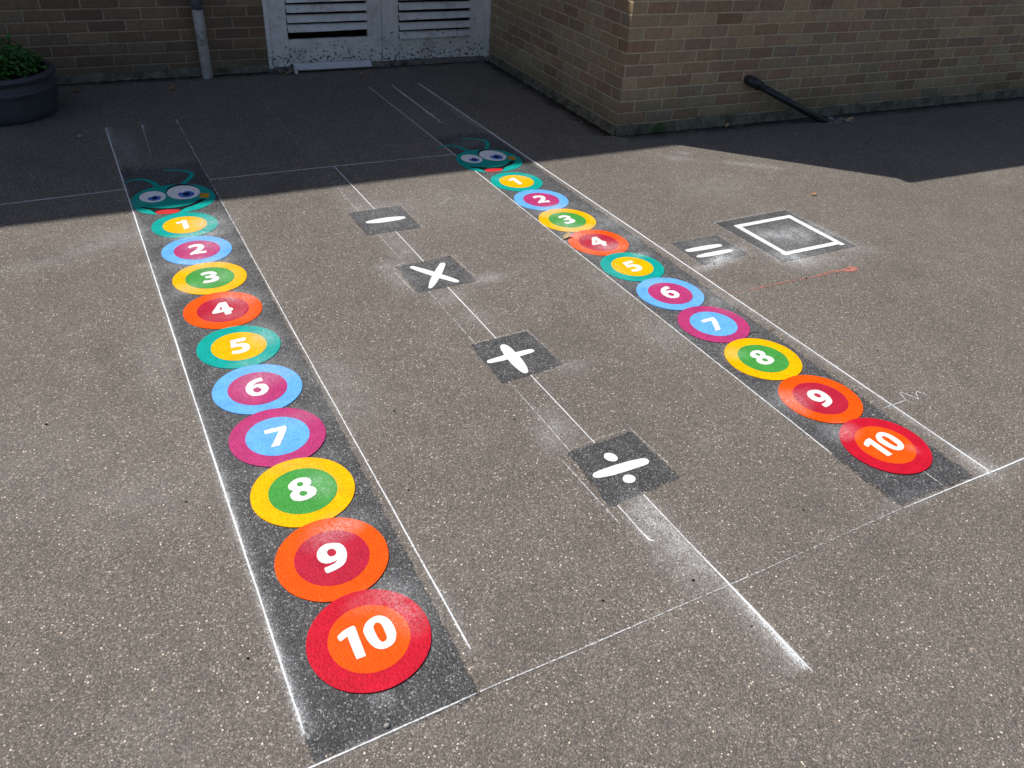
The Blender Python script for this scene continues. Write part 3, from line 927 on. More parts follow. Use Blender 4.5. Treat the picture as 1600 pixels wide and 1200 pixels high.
# outlines of the painted numerals, metres from the disc centre
DIGITS = {
 '1': [[(-0.0336,0.0324),(-0.0314,0.0378),(-0.0205,0.0413),(-0.0064,0.0512),(0.0033,0.0547),(0.0144,0.0507),(0.0151,0.0384),(0.0131,-0.0396),(0.0114,-0.0443),(-0.0104,-0.0527),(-0.0118,-0.0474),(-0.0106,0.0130),(-0.0123,0.0247),(-0.0180,0.0230),(-0.0296,0.0174),(-0.0332,0.0236)]],
 '2': [[(-0.0322,0.0433),(-0.0270,0.0491),(-0.0157,0.0549),(-0.0023,0.0578),(0.0130,0.0566),(0.0242,0.0513),(0.0320,0.0417),(0.0348,0.0284),(0.0337,0.0176),(0.0291,0.0061),(0.0209,-0.0063),(0.0126,-0.0141),(0.0075,-0.0188),(0.0191,-0.0209),(0.0312,-0.0200),(0.0339,-0.0242),(0.0341,-0.0396),(0.0266,-0.0454),(0.0108,-0.0438),(-0.0044,-0.0435),(-0.0194,-0.0422),(-0.0320,-0.0471),(-0.0352,-0.0415),(-0.0353,-0.0319),(-0.0287,-0.0225),(-0.0137,-0.0087),(-0.0009,0.0062),(0.0061,0.0169),(0.0069,0.0265),(0.0020,0.0328),(-0.0056,0.0334),(-0.0138,0.0309),(-0.0205,0.0267),(-0.0260,0.0244),(-0.0299,0.0314)]],
 '3': [[(-0.0309,0.0451),(-0.0205,0.0518),(-0.0090,0.0557),(0.0048,0.0564),(0.0170,0.0529),(0.0272,0.0442),(0.0330,0.0336),(0.0332,0.0241),(0.0287,0.0163),(0.0209,0.0111),(0.0292,0.0032),(0.0347,-0.0083),(0.0349,-0.0201),(0.0292,-0.0318),(0.0199,-0.0397),(0.0055,-0.0445),(-0.0102,-0.0464),(-0.0235,-0.0458),(-0.0334,-0.0420),(-0.0334,-0.0340),(-0.0299,-0.0228),(-0.0230,-0.0220),(-0.0101,-0.0247),(-0.0001,-0.0228),(0.0079,-0.0166),(0.0080,-0.0108),(0.0029,-0.0066),(-0.0063,-0.0042),(-0.0139,-0.0036),(-0.0175,-0.0022),(-0.0170,0.0139),(-0.0105,0.0150),(-0.0007,0.0158),(0.0069,0.0200),(0.0091,0.0262),(0.0071,0.0317),(-0.0015,0.0326),(-0.0134,0.0313),(-0.0195,0.0301),(-0.0252,0.0276),(-0.0287,0.0325)]],
 '4': [[(-0.0424,-0.0090),(-0.0257,0.0190),(-0.0064,0.0529),(0.0063,0.0562),(0.0204,0.0570),(0.0227,0.0498),(0.0256,0.0048),(0.0320,0.0002),(0.0357,-0.0044),(0.0353,-0.0155),(0.0301,-0.0226),(0.0251,-0.0247),(0.0251,-0.0379),(0.0219,-0.0447),(0.0019,-0.0488),(-0.0003,-0.0439),(-0.0002,-0.0278),(-0.0027,-0.0218),(-0.0166,-0.0233),(-0.0394,-0.0243),(-0.0428,-0.0209)], [(-0.0022,0.0272),(-0.0026,-0.0004),(-0.0147,-0.0017)]],
 '5': [[(-0.0215,0.0483),(-0.0062,0.0493),(0.0252,0.0512),(0.0333,0.0487),(0.0336,0.0412),(0.0306,0.0294),(0.0237,0.0266),(0.0091,0.0269),(-0.0056,0.0265),(-0.0073,0.0168),(0.0082,0.0153),(0.0212,0.0115),(0.0303,0.0038),(0.0353,-0.0086),(0.0353,-0.0222),(0.0313,-0.0331),(0.0221,-0.0435),(0.0110,-0.0490),(-0.0032,-0.0516),(-0.0195,-0.0503),(-0.0330,-0.0463),(-0.0334,-0.0392),(-0.0300,-0.0282),(-0.0244,-0.0266),(-0.0119,-0.0287),(0.0002,-0.0289),(0.0082,-0.0236),(0.0096,-0.0171),(0.0059,-0.0093),(-0.0022,-0.0044),(-0.0130,-0.0047),(-0.0231,-0.0060),(-0.0304,-0.0046),(-0.0276,0.0053),(-0.0245,0.0278)]],
 '6': [[(0.0269,0.0526),(0.0259,0.0421),(0.0270,0.0358),(0.0189,0.0349),(0.0098,0.0344),(0.0005,0.0297),(-0.0087,0.0222),(-0.0132,0.0170),(-0.0030,0.0212),(0.0069,0.0220),(0.0167,0.0193),(0.0275,0.0141),(0.0320,0.0050),(0.0343,-0.0073),(0.0331,-0.0181),(0.0273,-0.0297),(0.0192,-0.0388),(0.0098,-0.0445),(-0.0039,-0.0463),(-0.0164,-0.0437),(-0.0268,-0.0379),(-0.0341,-0.0286),(-0.0385,-0.0157),(-0.0397,-0.0013),(-0.0379,0.0119),(-0.0324,0.0251),(-0.0238,0.0371),(-0.0134,0.0471),(-0.0015,0.0536),(0.0104,0.0566),(0.0218,0.0569)], [(-0.0159,-0.0030),(-0.0104,0.0017),(-0.0011,0.0034),(0.0058,-0.0017),(0.0096,-0.0110),(0.0091,-0.0164),(0.0036,-0.0239),(-0.0038,-0.0270),(-0.0094,-0.0260),(-0.0151,-0.0187),(-0.0166,-0.0111)]],
 '7': [[(-0.0335,0.0387),(-0.0309,0.0415),(-0.0126,0.0423),(0.0041,0.0418),(0.0232,0.0417),(0.0345,0.0409),(0.0353,0.0364),(0.0347,0.0266),(0.0285,0.0118),(0.0181,-0.0076),(0.0085,-0.0244),(-0.0026,-0.0441),(-0.0077,-0.0496),(-0.0190,-0.0503),(-0.0315,-0.0500),(-0.0323,-0.0471),(-0.0263,-0.0376),(-0.0138,-0.0173),(-0.0004,0.0057),(0.0080,0.0180),(0.0064,0.0207),(-0.0026,0.0213),(-0.0177,0.0212),(-0.0320,0.0214),(-0.0340,0.0256)]],
 '8': [[(-0.0347,0.0340),(-0.0301,0.0408),(-0.0191,0.0498),(-0.0066,0.0551),(0.0063,0.0558),(0.0181,0.0525),(0.0276,0.0463),(0.0322,0.0372),(0.0324,0.0269),(0.0294,0.0193),(0.0244,0.0127),(0.0206,0.0106),(0.0273,0.0064),(0.0329,-0.0017),(0.0354,-0.0122),(0.0341,-0.0204),(0.0282,-0.0313),(0.0204,-0.0364),(0.0090,-0.0410),(-0.0017,-0.0429),(-0.0132,-0.0425),(-0.0218,-0.0405),(-0.0299,-0.0362),(-0.0359,-0.0300),(-0.0391,-0.0219),(-0.0402,-0.0117),(-0.0391,-0.0061),(-0.0343,0.0016),(-0.0257,0.0076),(-0.0312,0.0132),(-0.0355,0.0206),(-0.0361,0.0271)], [(-0.0098,0.0330),(-0.0051,0.0372),(0.0034,0.0366),(0.0077,0.0322),(0.0088,0.0247),(0.0034,0.0196),(-0.0040,0.0185),(-0.0090,0.0232)], [(-0.0128,-0.0093),(-0.0094,-0.0040),(-0.0035,-0.0023),(0.0036,-0.0049),(0.0082,-0.0107),(0.0086,-0.0176),(0.0040,-0.0229),(-0.0043,-0.0247),(-0.0104,-0.0214),(-0.0133,-0.0152)]],
 '9': [[(-0.0352,0.0216),(-0.0312,0.0320),(-0.0243,0.0411),(-0.0127,0.0481),(-0.0004,0.0509),(0.0123,0.0485),(0.0251,0.0434),(0.0343,0.0357),(0.0398,0.0228),(0.0405,0.0060),(0.0368,-0.0113),(0.0294,-0.0267),(0.0192,-0.0379),(0.0049,-0.0445),(-0.0101,-0.0479),(-0.0216,-0.0491),(-0.0281,-0.0493),(-0.0307,-0.0443),(-0.0303,-0.0322),(-0.0265,-0.0287),(-0.0169,-0.0279),(-0.0050,-0.0255),(0.0037,-0.0216),(0.0103,-0.0140),(0.0032,-0.0173),(-0.0047,-0.0184),(-0.0139,-0.0181),(-0.0233,-0.0151),(-0.0312,-0.0075),(-0.0355,0.0031),(-0.0364,0.0142)], [(-0.0083,0.0188),(-0.0029,0.0272),(0.0053,0.0289),(0.0124,0.0243),(0.0156,0.0146),(0.0141,0.0085),(0.0074,0.0021),(-0.0012,0.0020),(-0.0069,0.0080)]],
 '10': [[(-0.0681,0.0343),(-0.0568,0.0414),(-0.0395,0.0477),(-0.0237,0.0484),(-0.0208,0.0425),(-0.0219,0.0143),(-0.0237,-0.0413),(-0.0258,-0.0454),(-0.0459,-0.0455),(-0.0469,-0.0413),(-0.0467,-0.0038),(-0.0462,0.0249),(-0.0534,0.0221),(-0.0641,0.0180),(-0.0674,0.0234)], [(-0.0069,0.0233),(0.0033,0.0403),(0.0181,0.0500),(0.0351,0.0532),(0.0503,0.0470),(0.0607,0.0319),(0.0647,0.0116),(0.0638,-0.0098),(0.0586,-0.0253),(0.0486,-0.0383),(0.0334,-0.0450),(0.0168,-0.0442),(0.0036,-0.0345),(-0.0041,-0.0169),(-0.0072,0.0021)], [(0.0200,0.0270),(0.0283,0.0341),(0.0353,0.0317),(0.0395,0.0215),(0.0399,0.0032),(0.0386,-0.0159),(0.0334,-0.0241),(0.0248,-0.0262),(0.0196,-0.0176),(0.0178,0.0010),(0.0179,0.0171)]],
}

# ring colour, centre colour and words for the ten segments
SEG = [('teal', 'yellow', 'teal ring with yellow centre'), ('blue', 'magenta', 'light blue ring with magenta centre'), ('yellow', 'green', 'yellow ring with green centre'),
       ('orange', 'crimson', 'orange ring with crimson centre'), ('teal', 'yellow', 'teal ring with yellow centre'), ('blue', 'magenta', 'light blue ring with magenta centre'),
       ('magenta', 'blue', 'magenta ring with light blue centre'), ('yellow', 'green', 'yellow ring with green centre'), ('orange', 'crimson', 'orange ring with crimson centre'), ('red', 'orange', 'red ring with orange centre')]
LEFT = [(.338, 3.752), (.342, 3.459), (.344, 3.171), (.340, 2.882), (.339, 2.590), (.339, 2.299), (.336, 2.017), (.339, 1.739), (.338, 1.456), (.341, 1.172)]
RIGHT = [(2.119, 3.748), (2.118, 3.462), (2.111, 3.177), (2.115, 2.889), (2.119, 2.607), (2.125, 2.326), (2.132, 2.042), (2.140, 1.755), (2.149, 1.466), (2.152, 1.176)]
RROT = [3.5, -4, -1.5, -1.5, 3.5, 0, 3, 0, 5, 3.8]
RAD = .148

def caterpillar(label, cents, rots, face, strip):
    root = thing('painted_caterpillar', (cents[4][0], cents[4][1], 0), label, 'floor marking', 'painted number caterpillars')
    (x0, x1, y0, y1, ins, dst) = strip
    me = primer_mesh(x0, x1, y0, y1, ins, Z_PRIMER)
    warp(me, (x0, x1, y0, y1), dst)
    link('dark_strip', me, M['primer'], root)
    for i, (cx, cy) in enumerate(cents):
        zt = .0030 + .00025 * i
        ringc, midc, words = SEG[i]
        s = link('body_segment', disc_mesh(cx, cy, RAD, zt, .0028, wob=.006), M[ringc], root)
        s['label'] = words + ', numbered %d' % (i + 1)
        link('centre_disc', disc_mesh(cx, cy, RAD * .662, zt + .0005, .0007, 7, 64), M[midc], s)
        ca, sa = math.cos(R(rots[i])), math.sin(R(rots[i]))
        outs = [[(cx + x * ca - y * sa, cy + x * sa + y * ca) for x, y in smooth_outline(o_, 3)] for o_ in DIGITS[str(i + 1)]]
        me = fill_outlines(outs, zt + .0014, .0010)
        link('numeral', me, M['white'], s)['label'] = 'white numeral %d' % (i + 1)
    fx, fy = face
    def T(pts): return [(x + fx, y + fy) for x, y in pts]
    zh = .0026
    head_pts = [(.145, 4.128), (.158, 4.178), (.182, 4.222), (.218, 4.257), (.263, 4.281), (.307, 4.290), (.357, 4.290), (.401, 4.285), (.441, 4.272), (.478, 4.246), (.508, 4.206), (.530, 4.149), (.536, 4.088), (.528, 4.030), (.504, 3.982), (.461, 3.940), (.411, 3.915), (.365, 3.904), (.335, 3.899), (.292, 3.903), (.240, 3.917), (.203, 3.938), (.175, 3.967), (.154, 4.008), (.143, 4.065)]
    hd = link('head', fill_outlines([T(smooth_outline(head_pts, 3, 80))], zh, .0022), M['teal'], root)
    put_dust(hd.data, (root.location.x, root.location.y))
    hd['label'] = 'round teal caterpillar face'
    def piece(name, pts, z, mat, sm=True, lab=None):
        o_ = link(name, fill_outlines([T(pts)], z, .0005), M[mat], hd)
        if lab: o_['label'] = lab
        return o_
    piece('eye_shadow', ell(.395, 4.176, .080, .108, 0), zh + .0005, 'black')
    piece('eye', ell(.248, 4.151, .062, .076, 2), zh + .0009, 'eye', lab='smaller white eye')
    piece('eye', ell(.397, 4.164, .079, .096, 2), zh + .0010, 'eye', lab='larger white eye')
    # irises with a bite of light out of the top left
    def iris(cx, cy, rx, ry):
        pts = []
        for k in range(44):
            t = 2 * math.pi * k / 44
            a_ = math.degrees(t)
            f = 1.0
            da = abs((a_ - 112 + 180) % 360 - 180)
            if da < 26: f = .62 + .38 * (da / 26) ** 1.5
            pts.append((cx + rx * f * math.cos(t), cy + ry * f * math.sin(t)))
        return pts
    piece('iris', iris(.253, 4.128, .031, .033), zh + .0014, 'iris')
    piece('iris', iris(.406, 4.133, .039, .043), zh + .0015, 'iris')
    piece('pupil', ell(.254, 4.129, .0135, .0165), zh + .0019, 'pupil')
    piece('pupil', ell(.407, 4.133, .018, .021), zh + .0020, 'pupil')
    mouth = [(.176, 4.040), (.227, 4.008), (.302, 3.980), (.370, 3.984), (.419, 4.006), (.456, 4.044), (.484, 4.042), (.462, 4.014), (.417, 3.978), (.373, 3.955), (.349, 3.932), (.331, 3.913), (.300, 3.906), (.263, 3.912), (.239, 3.923), (.226, 3.955), (.213, 3.988), (.184, 4.018)]
    piece('mouth', smooth_outline(mouth, 3, 60), zh + .0006, 'black')
    piece('tongue', smooth_outline([(.234, 3.948), (.262, 3.963), (.299, 3.959), (.336, 3.946), (.346, 3.932), (.331, 3.913), (.301, 3.906), (.264, 3.912), (.238, 3.922)], 3, 80), zh + .0010, 'tongue')
    for nm, path, w0, w1 in (('antenna', [(.136, 4.397), (.177, 4.417), (.218, 4.418), (.252, 4.394), (.275, 4.350), (.289, 4.285)], .010, .030), ('antenna', [(.352, 4.516), (.390, 4.508), (.427, 4.494), (.468, 4.457), (.478, 4.411), (.453, 4.349), (.405, 4.275)], .012, .028)):
        pp = spline(path, 6)
        ws = [w0 + (w1 - w0) * (k / (len(pp) - 1)) ** .8 for k in range(len(pp))]
        o_ = link(nm, fill_outlines([T(stroke_outline(pp, ws))], zh - .0003, .0015), M['teal'], root)
        put_dust(o_.data, (root.location.x, root.location.y))
    # little gold flower on the cheek
    fl = []
    for k in range(60):
        t = 2 * math.pi * k / 60
        r_ = .0235 + .0055 * math.cos(4 * (t - .35))
        fl.append((.487 + r_ * 1.0 * math.cos(t), 4.088 + r_ * 1.45 * math.sin(t)))
    piece('cheek_flower', fl, zh + .0011, 'gold')
    return root

caterpillar('left hand painted caterpillar, nearest the camera, teal face and discs 1 to 10', LEFT, [0] * 10, (0, 0),
            (.125, .575, .90, 4.75, (.020, .030, .05, .35), [(.125, .905), (.528, .90), (.575, 4.75), (.125, 4.75)]))
caterpillar('right hand painted caterpillar, nearer the brick wing, teal face and discs 1 to 10', RIGHT, RROT, (1.789, .018),
            (1.93, 2.39, .93, 4.75, (.055, .045, .04, .35), [(1.925, .930), (2.315, .928), (2.385, 4.75), (1.960, 4.75)]))

# ------------------------------------------------------------------ painted sums signs on dark squares
def sign(name, label, cat, patch, ins, strokes, edges=()):
    (x0, x1, y0, y1), dst = patch
    root = thing(name, ((x0 + x1) / 2, (y0 + y1) / 2, 0), label, cat, 'white arithmetic signs on dark squares')
    me = primer_mesh(x0, x1, y0, y1, ins, Z_PRIMER)
    warp(me, (x0, x1, y0, y1), dst)
    link('dark_square', me, M['primer'], root)
    for i, (nm, pts) in enumerate(strokes):
        link(nm, fill_outlines([pts], .0030 + .0004 * i, .0016), M['white'], root)
    return root

def lens(a, b, w, e0=.35, e1=.35, n=40):
    """hand painted dash from a to b: fattest in the middle, softly rounded ends"""
    A_ = Vector(a); B_ = Vector(b); d_ = (B_ - A_); L_ = d_.length; d_.normalize(); n_ = Vector((-d_.y, d_.x))
    up_, dn_ = [], []
    for k in range(n + 1):
        t = .5 - .5 * math.cos(math.pi * k / n)
        e_ = e0 + (e1 - e0) * t
        h_ = (1 - abs(2 * t - 1) ** 2.4) * (1 - e_) + e_
        r_ = w / 2 * e_ * 1.25 / L_
        m_ = min(t, 1 - t)
        if m_ < r_: h_ *= math.sqrt(max(0, 1 - (1 - m_ / r_) ** 2))
        wob = 1 + .07 * mnoise.noise(Vector((t * 5, a[0] * 7, b[1] * 7)))
        up_.append(A_ + d_ * L_ * t + n_ * w / 2 * h_ * wob); dn_.append(A_ + d_ * L_ * t - n_ * w / 2 * h_ / wob)
    return [(p.x, p.y) for p in up_ + dn_[1:-1][::-1]]

sign('minus_sign', 'white minus sign on a dark square, farthest of the four signs between the caterpillars', 'floor marking',
     ((1.085, 1.385, 3.335, 3.655), [(1.088, 3.343), (1.380, 3.335), (1.383, 3.650), (1.085, 3.648)]), (.02, .015, .02, .02),
     [('bar', lens((1.139, 3.492), (1.346, 3.489), .052, .3, .42))])
sign('times_sign', 'white multiplication cross on a dark square, second of the four signs between the caterpillars', 'floor marking',
     ((1.09, 1.395, 2.72, 3.02), [(1.095, 2.725), (1.395, 2.735), (1.388, 3.020), (1.090, 3.010)]), (.03, .025, .02, .03),
     [('stroke', lens((1.165, 2.971), (1.306, 2.759), .038, .6, .6)), ('stroke', lens((1.318, 2.953), (1.165, 2.750), .036, .62, .35))])
sign('plus_sign', 'white plus sign on a dark square, third of the four signs between the caterpillars', 'floor marking',
     ((1.10, 1.40, 1.99, 2.30), [(1.115, 1.985), (1.405, 2.015), (1.390, 2.295), (1.115, 2.285)]), (.035, .02, .03, .02),
     [('stroke', lens((1.247, 2.232), (1.239, 2.024), .050, .5, .34)), ('stroke', lens((1.138, 2.143), (1.341, 2.151), .032, .6, .68))])
sign('division_sign', 'white division sign with two dots on a dark square, nearest of the four signs', 'floor marking',
     ((1.11, 1.42, 1.28, 1.61), [(1.115, 1.290), (1.425, 1.305), (1.410, 1.600), (1.130, 1.590)]), (.035, .035, .06, .03),
     [('bar', lens((1.157, 1.446), (1.363, 1.440), .039, .55, .72)), ('dot', ell(1.259, 1.500, .0195, .023, 25, 32)), ('dot', ell(1.253, 1.390, .021, .0185, 10, 32))])
sign('equals_sign', 'white equals sign on a dusty dark square beside the right hand caterpillar', 'floor marking',
     ((2.44, 2.76, 2.49, 2.77), [(2.440, 2.485), (2.765, 2.500), (2.755, 2.758), (2.445, 2.765)]), (.03, .03, .03, .02),
     [('bar', lens((2.470, 2.653), (2.690, 2.646), .040, .55, .55)), ('bar', lens((2.479, 2.580), (2.699, 2.578), .038, .5, .6))])
def bar(a, b, w, j0=0.0, j1=0.0):
    A_ = Vector(a); B_ = Vector(b); d_ = (B_ - A_).normalized(); n_ = Vector((-d_.y, d_.x)) * w / 2
    A_ -= d_ * j0; B_ += d_ * j1
    return [tuple(q_) for q_ in (A_ + n_, A_ - n_, B_ - n_ * .96, B_ + n_)]
sign('answer_box', 'white outlined empty answer square on a dark patch near the brick wing', 'floor marking',
     ((2.83, 3.37, 2.375, 2.895), [(2.845, 2.378), (3.365, 2.380), (3.355, 2.890), (2.835, 2.885)]), (.012, .012, .014, .012),
     [('border', bar((2.915, 2.800), (3.305, 2.803), .031, .0, .012)), ('border', bar((3.299, 2.806), (3.297, 2.442), .031, .012, .022)),
      ('border', bar((3.307, 2.448), (2.925, 2.450), .031, .0, .015)), ('border', bar((2.930, 2.446), (2.927, 2.808), .031, .016, .0))])

# ------------------------------------------------------------------ chalk lines
def chalk_line(name, label, path, core, cov, z=.0008, mat='chalk', group='chalk guide lines', step=.03, pad=.005):
    """path: points; core: half widths (m) and cov: coverage 0..1, one per point"""
    P = [Vector(p) for p in path]
    vs, fs, ac, co, cv = [], [], [], [], []
    rows = []
    dense = []
    for i in range(len(P) - 1):
        n_ = max(1, int((P[i + 1] - P[i]).length / step))
        for k in range(n_ + (1 if i == len(P) - 2 else 0)):
            t = k / n_
            dense.append((P[i].lerp(P[i + 1], t), core[i] + (core[i + 1] - core[i]) * t, cov[i] + (cov[i + 1] - cov[i]) * t))
    total = sum((P[i + 1] - P[i]).length for i in range(len(P) - 1))
    run = 0.0
    for i, (p, c_, v_) in enumerate(dense):
        if i: run += (p - dense[i - 1][0]).length
        c_ *= 1 + .30 * mnoise.noise(Vector((p.x * 4, p.y * 4, 3))) + .18 * mnoise.noise(Vector((p.x * 19, p.y * 19, 8)))
        v_ *= 1 + .16 * mnoise.noise(Vector((p.x * 7, p.y * 7, 13)))
        ef = min(run, total - run) / .02
        if ef < 1: c_ *= .45 + .55 * ef; v_ *= .7 + .3 * ef
        t_ = (dense[min(i + 1, len(dense) - 1)][0] - dense[max(i - 1, 0)][0]).normalized()
        n_ = Vector((-t_.y, t_.x))
        off = .0012 * mnoise.noise(Vector((p.x * 6, p.y * 6, len(path))))
        w_ = c_ + pad
        for s in (-1, 0, 1):
            q_ = p + n_ * (w_ * s + off)
            vs.append((q_.x, q_.y, z)); ac.append(w_ * s); co.append(c_); cv.append(v_)
        if i:
            a_ = (i - 1) * 3; b_ = i * 3
            fs += [(a_, a_ + 1, b_ + 1, b_), (a_ + 1, a_ + 2, b_ + 2, b_ + 1)]
    me = mesh(vs, fs)
    fattr(me, 'across', ac); fattr(me, 'core', co); fattr(me, 'cover', cv)
    o_ = link(name, me, M[mat])
    return tag(o_, label, 'chalk line', group)

ZT = .0020
chalk_line('chalk_line', 'thick sprayed white line along the left edge of the left caterpillar strip', [(.139, 5.36), (.138, 4.3), (.137, 2.8), (.1355, 1.8), (.135, 1.0)], [.0032, .0028, .0025, .0024, .0024], [.76, .82, .90, .80, .78], ZT)
chalk_line('chalk_line', 'thin white line along the right edge of the left caterpillar strip', [(.552, 5.415), (.552, 5.32), (.551, 4.3), (.549, 3.0), (.549, 1.6), (.548, 1.04)], [.003, .0016, .0014, .0018, .0020, .0024], [.85, .55, .50, .62, .72, .85], ZT)
chalk_line('chalk_line', 'long white centre line between the caterpillars, running under the four signs', [(1.232, 4.30), (1.238, 3.6), (1.245, 2.6), (1.252, 1.6), (1.258, 1.1), (1.262, .85), (1.265, .633)], [.0030, .0022, .0022, .0020, .0020, .0034, .0018], [.85, .85, .95, .9, .92, .95, .85], .0006)
chalk_line('chalk_line', 'fine white line just left of the centre line, ending in a hook', [(1.152, 5.57), (1.150, 4.3), (1.152, 3.6), (1.154, 2.5), (1.156, 1.8), (1.157, 1.2), (1.160, 1.155), (1.175, 1.140)], [.0013, .0011, .0011, .0010, .0012, .0016, .0035, .0016], [.42, .34, .48, .40, .55, .8, .95, .6], .0007)
chalk_line('chalk_line', 'white line along the left edge of the right caterpillar strip', [(1.982, 5.865), (1.972, 4.3), (1.962, 3.2), (1.952, 2.0), (1.947, 1.217)], [.0028, .0025, .0022, .0020, .0024], [.92, .90, .95, .85, .88], ZT)
chalk_line('chalk_line', 'bright white line along the right edge of the right caterpillar strip', [(2.382, 5.86), (2.379, 4.4), (2.376, 3.0), (2.372, 1.8), (2.369, .925)], [.0042, .0046, .0034, .0030, .0034], [.92, .90, .92, .92, .95], ZT)
chalk_line('chalk_line', 'short white stroke between the two lines beyond the left caterpillar face', [(.346, 5.365), (.342, 5.27), (.318, 4.706)], [.0042, .0018, .0012], [.95, .55, .40], ZT)
chalk_line('chalk_line', 'faint broad middle stroke beyond the right caterpillar face', [(2.166, 5.856), (2.160, 5.5), (2.152, 4.88)], [.005, .007, .008], [.66, .52, .42], ZT)
chalk_line('chalk_line', 'long cross line passing behind both caterpillar faces in the shade', [(-2.4, 4.22), (-1.0, 4.26), (-.42, 4.282), (.10, 4.302), (.56, 4.309), (1.15, 4.305), (1.94, 4.283), (2.397, 4.288)], [.0046, .0046, .0040, .0028, .0030, .0034, .0026, .0018], [.95, .95, .95, .85, .92, .95, .85, .7], .0010)
chalk_line('chalk_line', 'long cross line in front of both caterpillars, faint in its middle', [(.04, .919), (.126, .923), (.46, .928), (.50, .929), (.62, .929), (1.30, .930), (1.45, .932), (1.90, .937), (2.15, .935), (2.40, .932), (2.9, .929)], [.0020, .0022, .0018, .0011, .0013, .0010, .0009, .0010, .0016, .0026, .0024], [.8, .92, .82, .46, .56, .45, .40, .42, .66, .95, .92], ZT)
chalk_line('chalk_line', 'short white tick below disc 10 of the right caterpillar', [(2.163, 1.045), (2.161, .945)], [.0014, .0012], [.65, .5], ZT, group=None)
chalk_line('chalk_scribble', 'squiggled white chalk mark right of disc 9 of the right caterpillar', [(2.285, 1.328), (2.330, 1.329), (2.407, 1.330), (2.447, 1.332), (2.460, 1.370), (2.474, 1.374), (2.483, 1.343), (2.496, 1.315), (2.518, 1.345), (2.533, 1.354), (2.549, 1.319)], [.0010, .0010, .0016, .0016, .0013, .0013, .0014, .0015, .0014, .0016, .0013], [.30, .38, .75, .66, .66, .62, .60, .62, .62, .7, .6], ZT, group=None, step=.008, pad=.003)
chalk_line('chalk_line', 'tiny stray stroke under the chalk scribble', [(2.446, 1.331), (2.459, 1.300)], [.0013, .0013], [.6, .6], .0022, group=None, step=.008, pad=.003)
chalk_line('chalk_streak', 'faded red streak ending in a blob near the answer square', [(2.36, 2.233), (2.49, 2.222), (2.65, 2.219), (2.78, 2.214), (2.90, 2.208), (3.00, 2.216), (3.06, 2.207), (3.10, 2.200), (3.125, 2.202), (3.150, 2.202), (3.160, 2.200)], [.006, .006, .007, .006, .008, .009, .010, .018, .026, .020, .006], [.26, .27, .34, .25, .42, .45, .46, .55, .58, .56, .45], ZT, 'redchalk', None, step=.012)

M['crack'] = mat_chalk('crack_dark', (.02, .018, .016))
o_ = chalk_line('asphalt_crack', 'hairline crack in the asphalt', [(2.10, 1.925), (2.19, 1.915), (2.25, 1.925), (2.30, 1.905), (2.36, 1.912)], [.0012, .0016, .0020, .0016, .0008], [.7, .8, .9, .85, .6], .0018, 'crack', None, step=.008, pad=.003)
o_['kind'] = 'structure'
del o_['category']
# thin chalk edges round the dark squares
EDGES = [('far edge of the minus square', [(1.09, 3.648), (1.378, 3.647), (1.386, 3.34), (1.37, 3.338)], .4), ('near edge of the minus square', [(1.09, 3.345), (1.38, 3.337)], .34),
 ('edge of the multiplication square', [(1.30, 3.018), (1.386, 3.016), (1.396, 2.76)], .42), ('left edge of the multiplication square', [(1.083, 2.95), (1.093, 2.72)], .55),
 ('edge of the plus square', [(1.13, 2.284), (1.388, 2.292), (1.395, 2.12)], .42), ('near edge of the plus square', [(1.285, 2.005), (1.42, 2.020)], .42),
 ('edge of the division square', [(1.19, 1.594), (1.405, 1.600), (1.412, 1.38)], .46), ('left edge of the division square', [(1.108, 1.56), (1.118, 1.24)], .55),
 ('left edge of the equals square', [(2.452, 2.74), (2.438, 2.50)], .34), ('right edge of the equals square', [(2.754, 2.75), (2.760, 2.53)], .34),
 ('outer edge of the answer square patch', [(2.846, 2.382), (2.838, 2.885), (3.352, 2.888), (3.364, 2.385)], .50)]
for w, pth, c_ in EDGES:
    chalk_line('chalk_edge', 'thin chalk mark along the ' + w, pth, [.0011] * len(pth), [c_] * len(pth), .0016, group='chalk edges of the dark squares', pad=.003)

# ------------------------------------------------------------------ leaves, stones and twigs lying about
def fallen_leaf(x, y, L, W, ang, mat, label, curl=.3):
    bm = bmesh.new()
    d_ = Vector((math.cos(R(ang)), math.sin(R(ang)), .10))
    add_leaf(bm, Vector((x, y, .005)), d_, L, W, -curl)
    add_tube(bm, [Vector((x, y, .006)), Vector((x, y, .003)) - d_ * L * .25 + Vector((0, 0, .004)), Vector((x, y, .006)) - d_ * L * .5 + Vector((0, 0, .02))], .0009, 5)
    o_ = link('fallen_leaf', bm_mesh(bm), M[mat])
    return tag(o_, label, 'leaf', 'fallen leaves on the asphalt')
fallen_leaf(1.972, 2.982, .045, .014, 20, 'paleleaf', 'curled tan leaf touching disc 4 of the right caterpillar', .5)
fallen_leaf(.612, 6.105, .055, .018, 15, 'brownleaf', 'brown leaf in the shade near the drainpipe')
fallen_leaf(.010, 6.21, .060, .020, -10, 'brownleaf', 'brown leaf in the shade beside the planter')
fallen_leaf(1.485, 6.330, .060, .020, 5, 'brownleaf', 'brown leaf beside the left end of the white board')
fallen_leaf(3.665, 3.002, .030, .010, -20, 'orangeleaf', 'small orange leaf in the sun near the shadow of the wing')
fallen_leaf(5.08, 4.035, .075, .022, 10, 'paleleaf', 'yellow brown leaf by the concrete at the end of the black pipe')
fallen_leaf(4.06, 4.215, .045, .014, 30, 'paleleaf', 'yellowish leaf at the foot of the wing wall before the pipe')
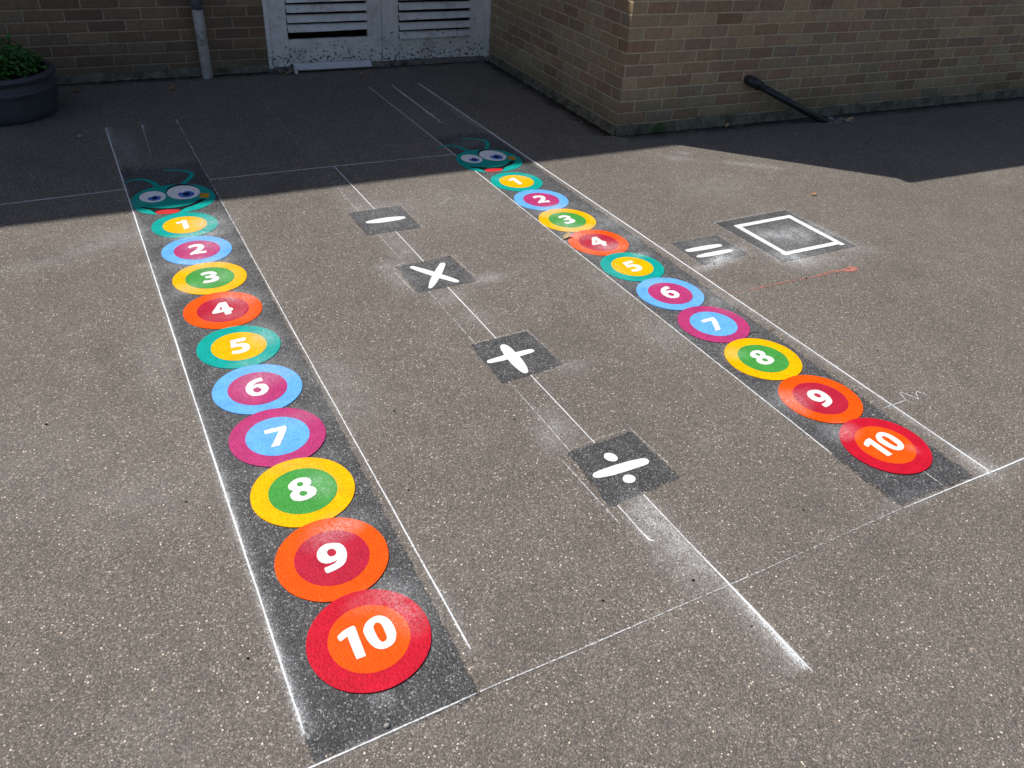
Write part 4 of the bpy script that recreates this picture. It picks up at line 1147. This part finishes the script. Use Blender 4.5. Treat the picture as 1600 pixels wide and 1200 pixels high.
fallen_leaf(2.02, 6.17, .04, .013, 40, 'brownleaf', 'dull brown leaf in front of the white board')
def pebble(x, y, r, label, mat='stone'):
    bm = bmesh.new()
    lump(bm, (x, y, r * .55), (r, r * .85, r * .7), x * 7 + y, 1)
    return tag(link('pebble', bm_mesh(bm), M[mat], None, True), label, 'pebble', 'loose pebbles')
pebble(-.012, 5.212, .014, 'pale pebble in the shade left of the caterpillar lines')
pebble(.300, .941, .0075, 'grey pebble just behind the front cross line of the left caterpillar')
pebble(2.27, 6.25, .009, 'pale pebble right of the white board')
pebble(3.10, 4.62, .008, 'pale pebble in the dirt by the wing corner')
pebble(4.45, 3.93, .010, 'pale pebble in the shade in front of the black pipe')
def twig(x, y, L, ang, label, mat='paleleaf', r=.0013):
    bm = bmesh.new()
    c_ = Vector((x, y, .003)); d_ = Vector((math.cos(R(ang)), math.sin(R(ang)), 0)) * L / 2
    s_ = Vector((-d_.y, d_.x, 0)) * .12
    add_tube(bm, [c_ - d_, c_ + s_, c_ + d_], [r, r, r * .6], 6)
    return tag(link('twig', bm_mesh(bm), M[mat]), label, 'twig', 'stray straws')
twig(2.528, 1.714, .034, -62, 'pale straw on the asphalt right of discs 7 and 8')
twig(3.80, 3.50, .05, -40, 'pale straw near the edge of the wing shadow')
twig(4.55, 3.72, .05, -20, 'pale straw in the shade below the black pipe')
def crumb(x, y, r, label):
    bm = bmesh.new(); lump(bm, (x, y, r * .4), (r, r * .8, r * .6), x * 5 + y, 1)
    return tag(link('dark_crumb', bm_mesh(bm), M['dirt']), label, 'crumb', 'dark crumbs on the asphalt')
CR = [(.92, 1.03, .006), (1.18, .985, .0075), (.03, 1.83, .006), (.07, 1.24, .006), (1.07, 1.80, .006), (.72, 2.0, .007), (2.51, 2.49, .008), (2.83, 2.21, .008), (-.30, 2.36, .007), (3.58, 3.70, .008), (3.60, 3.62, .007), (2.63, 1.62, .006), (1.22, .80, .005), (.62, 1.62, .006), (1.66, 1.06, .006)]
for x, y, r_ in CR: crumb(x, y, r_ * .6, 'dark speck of dirt on the sunlit asphalt')
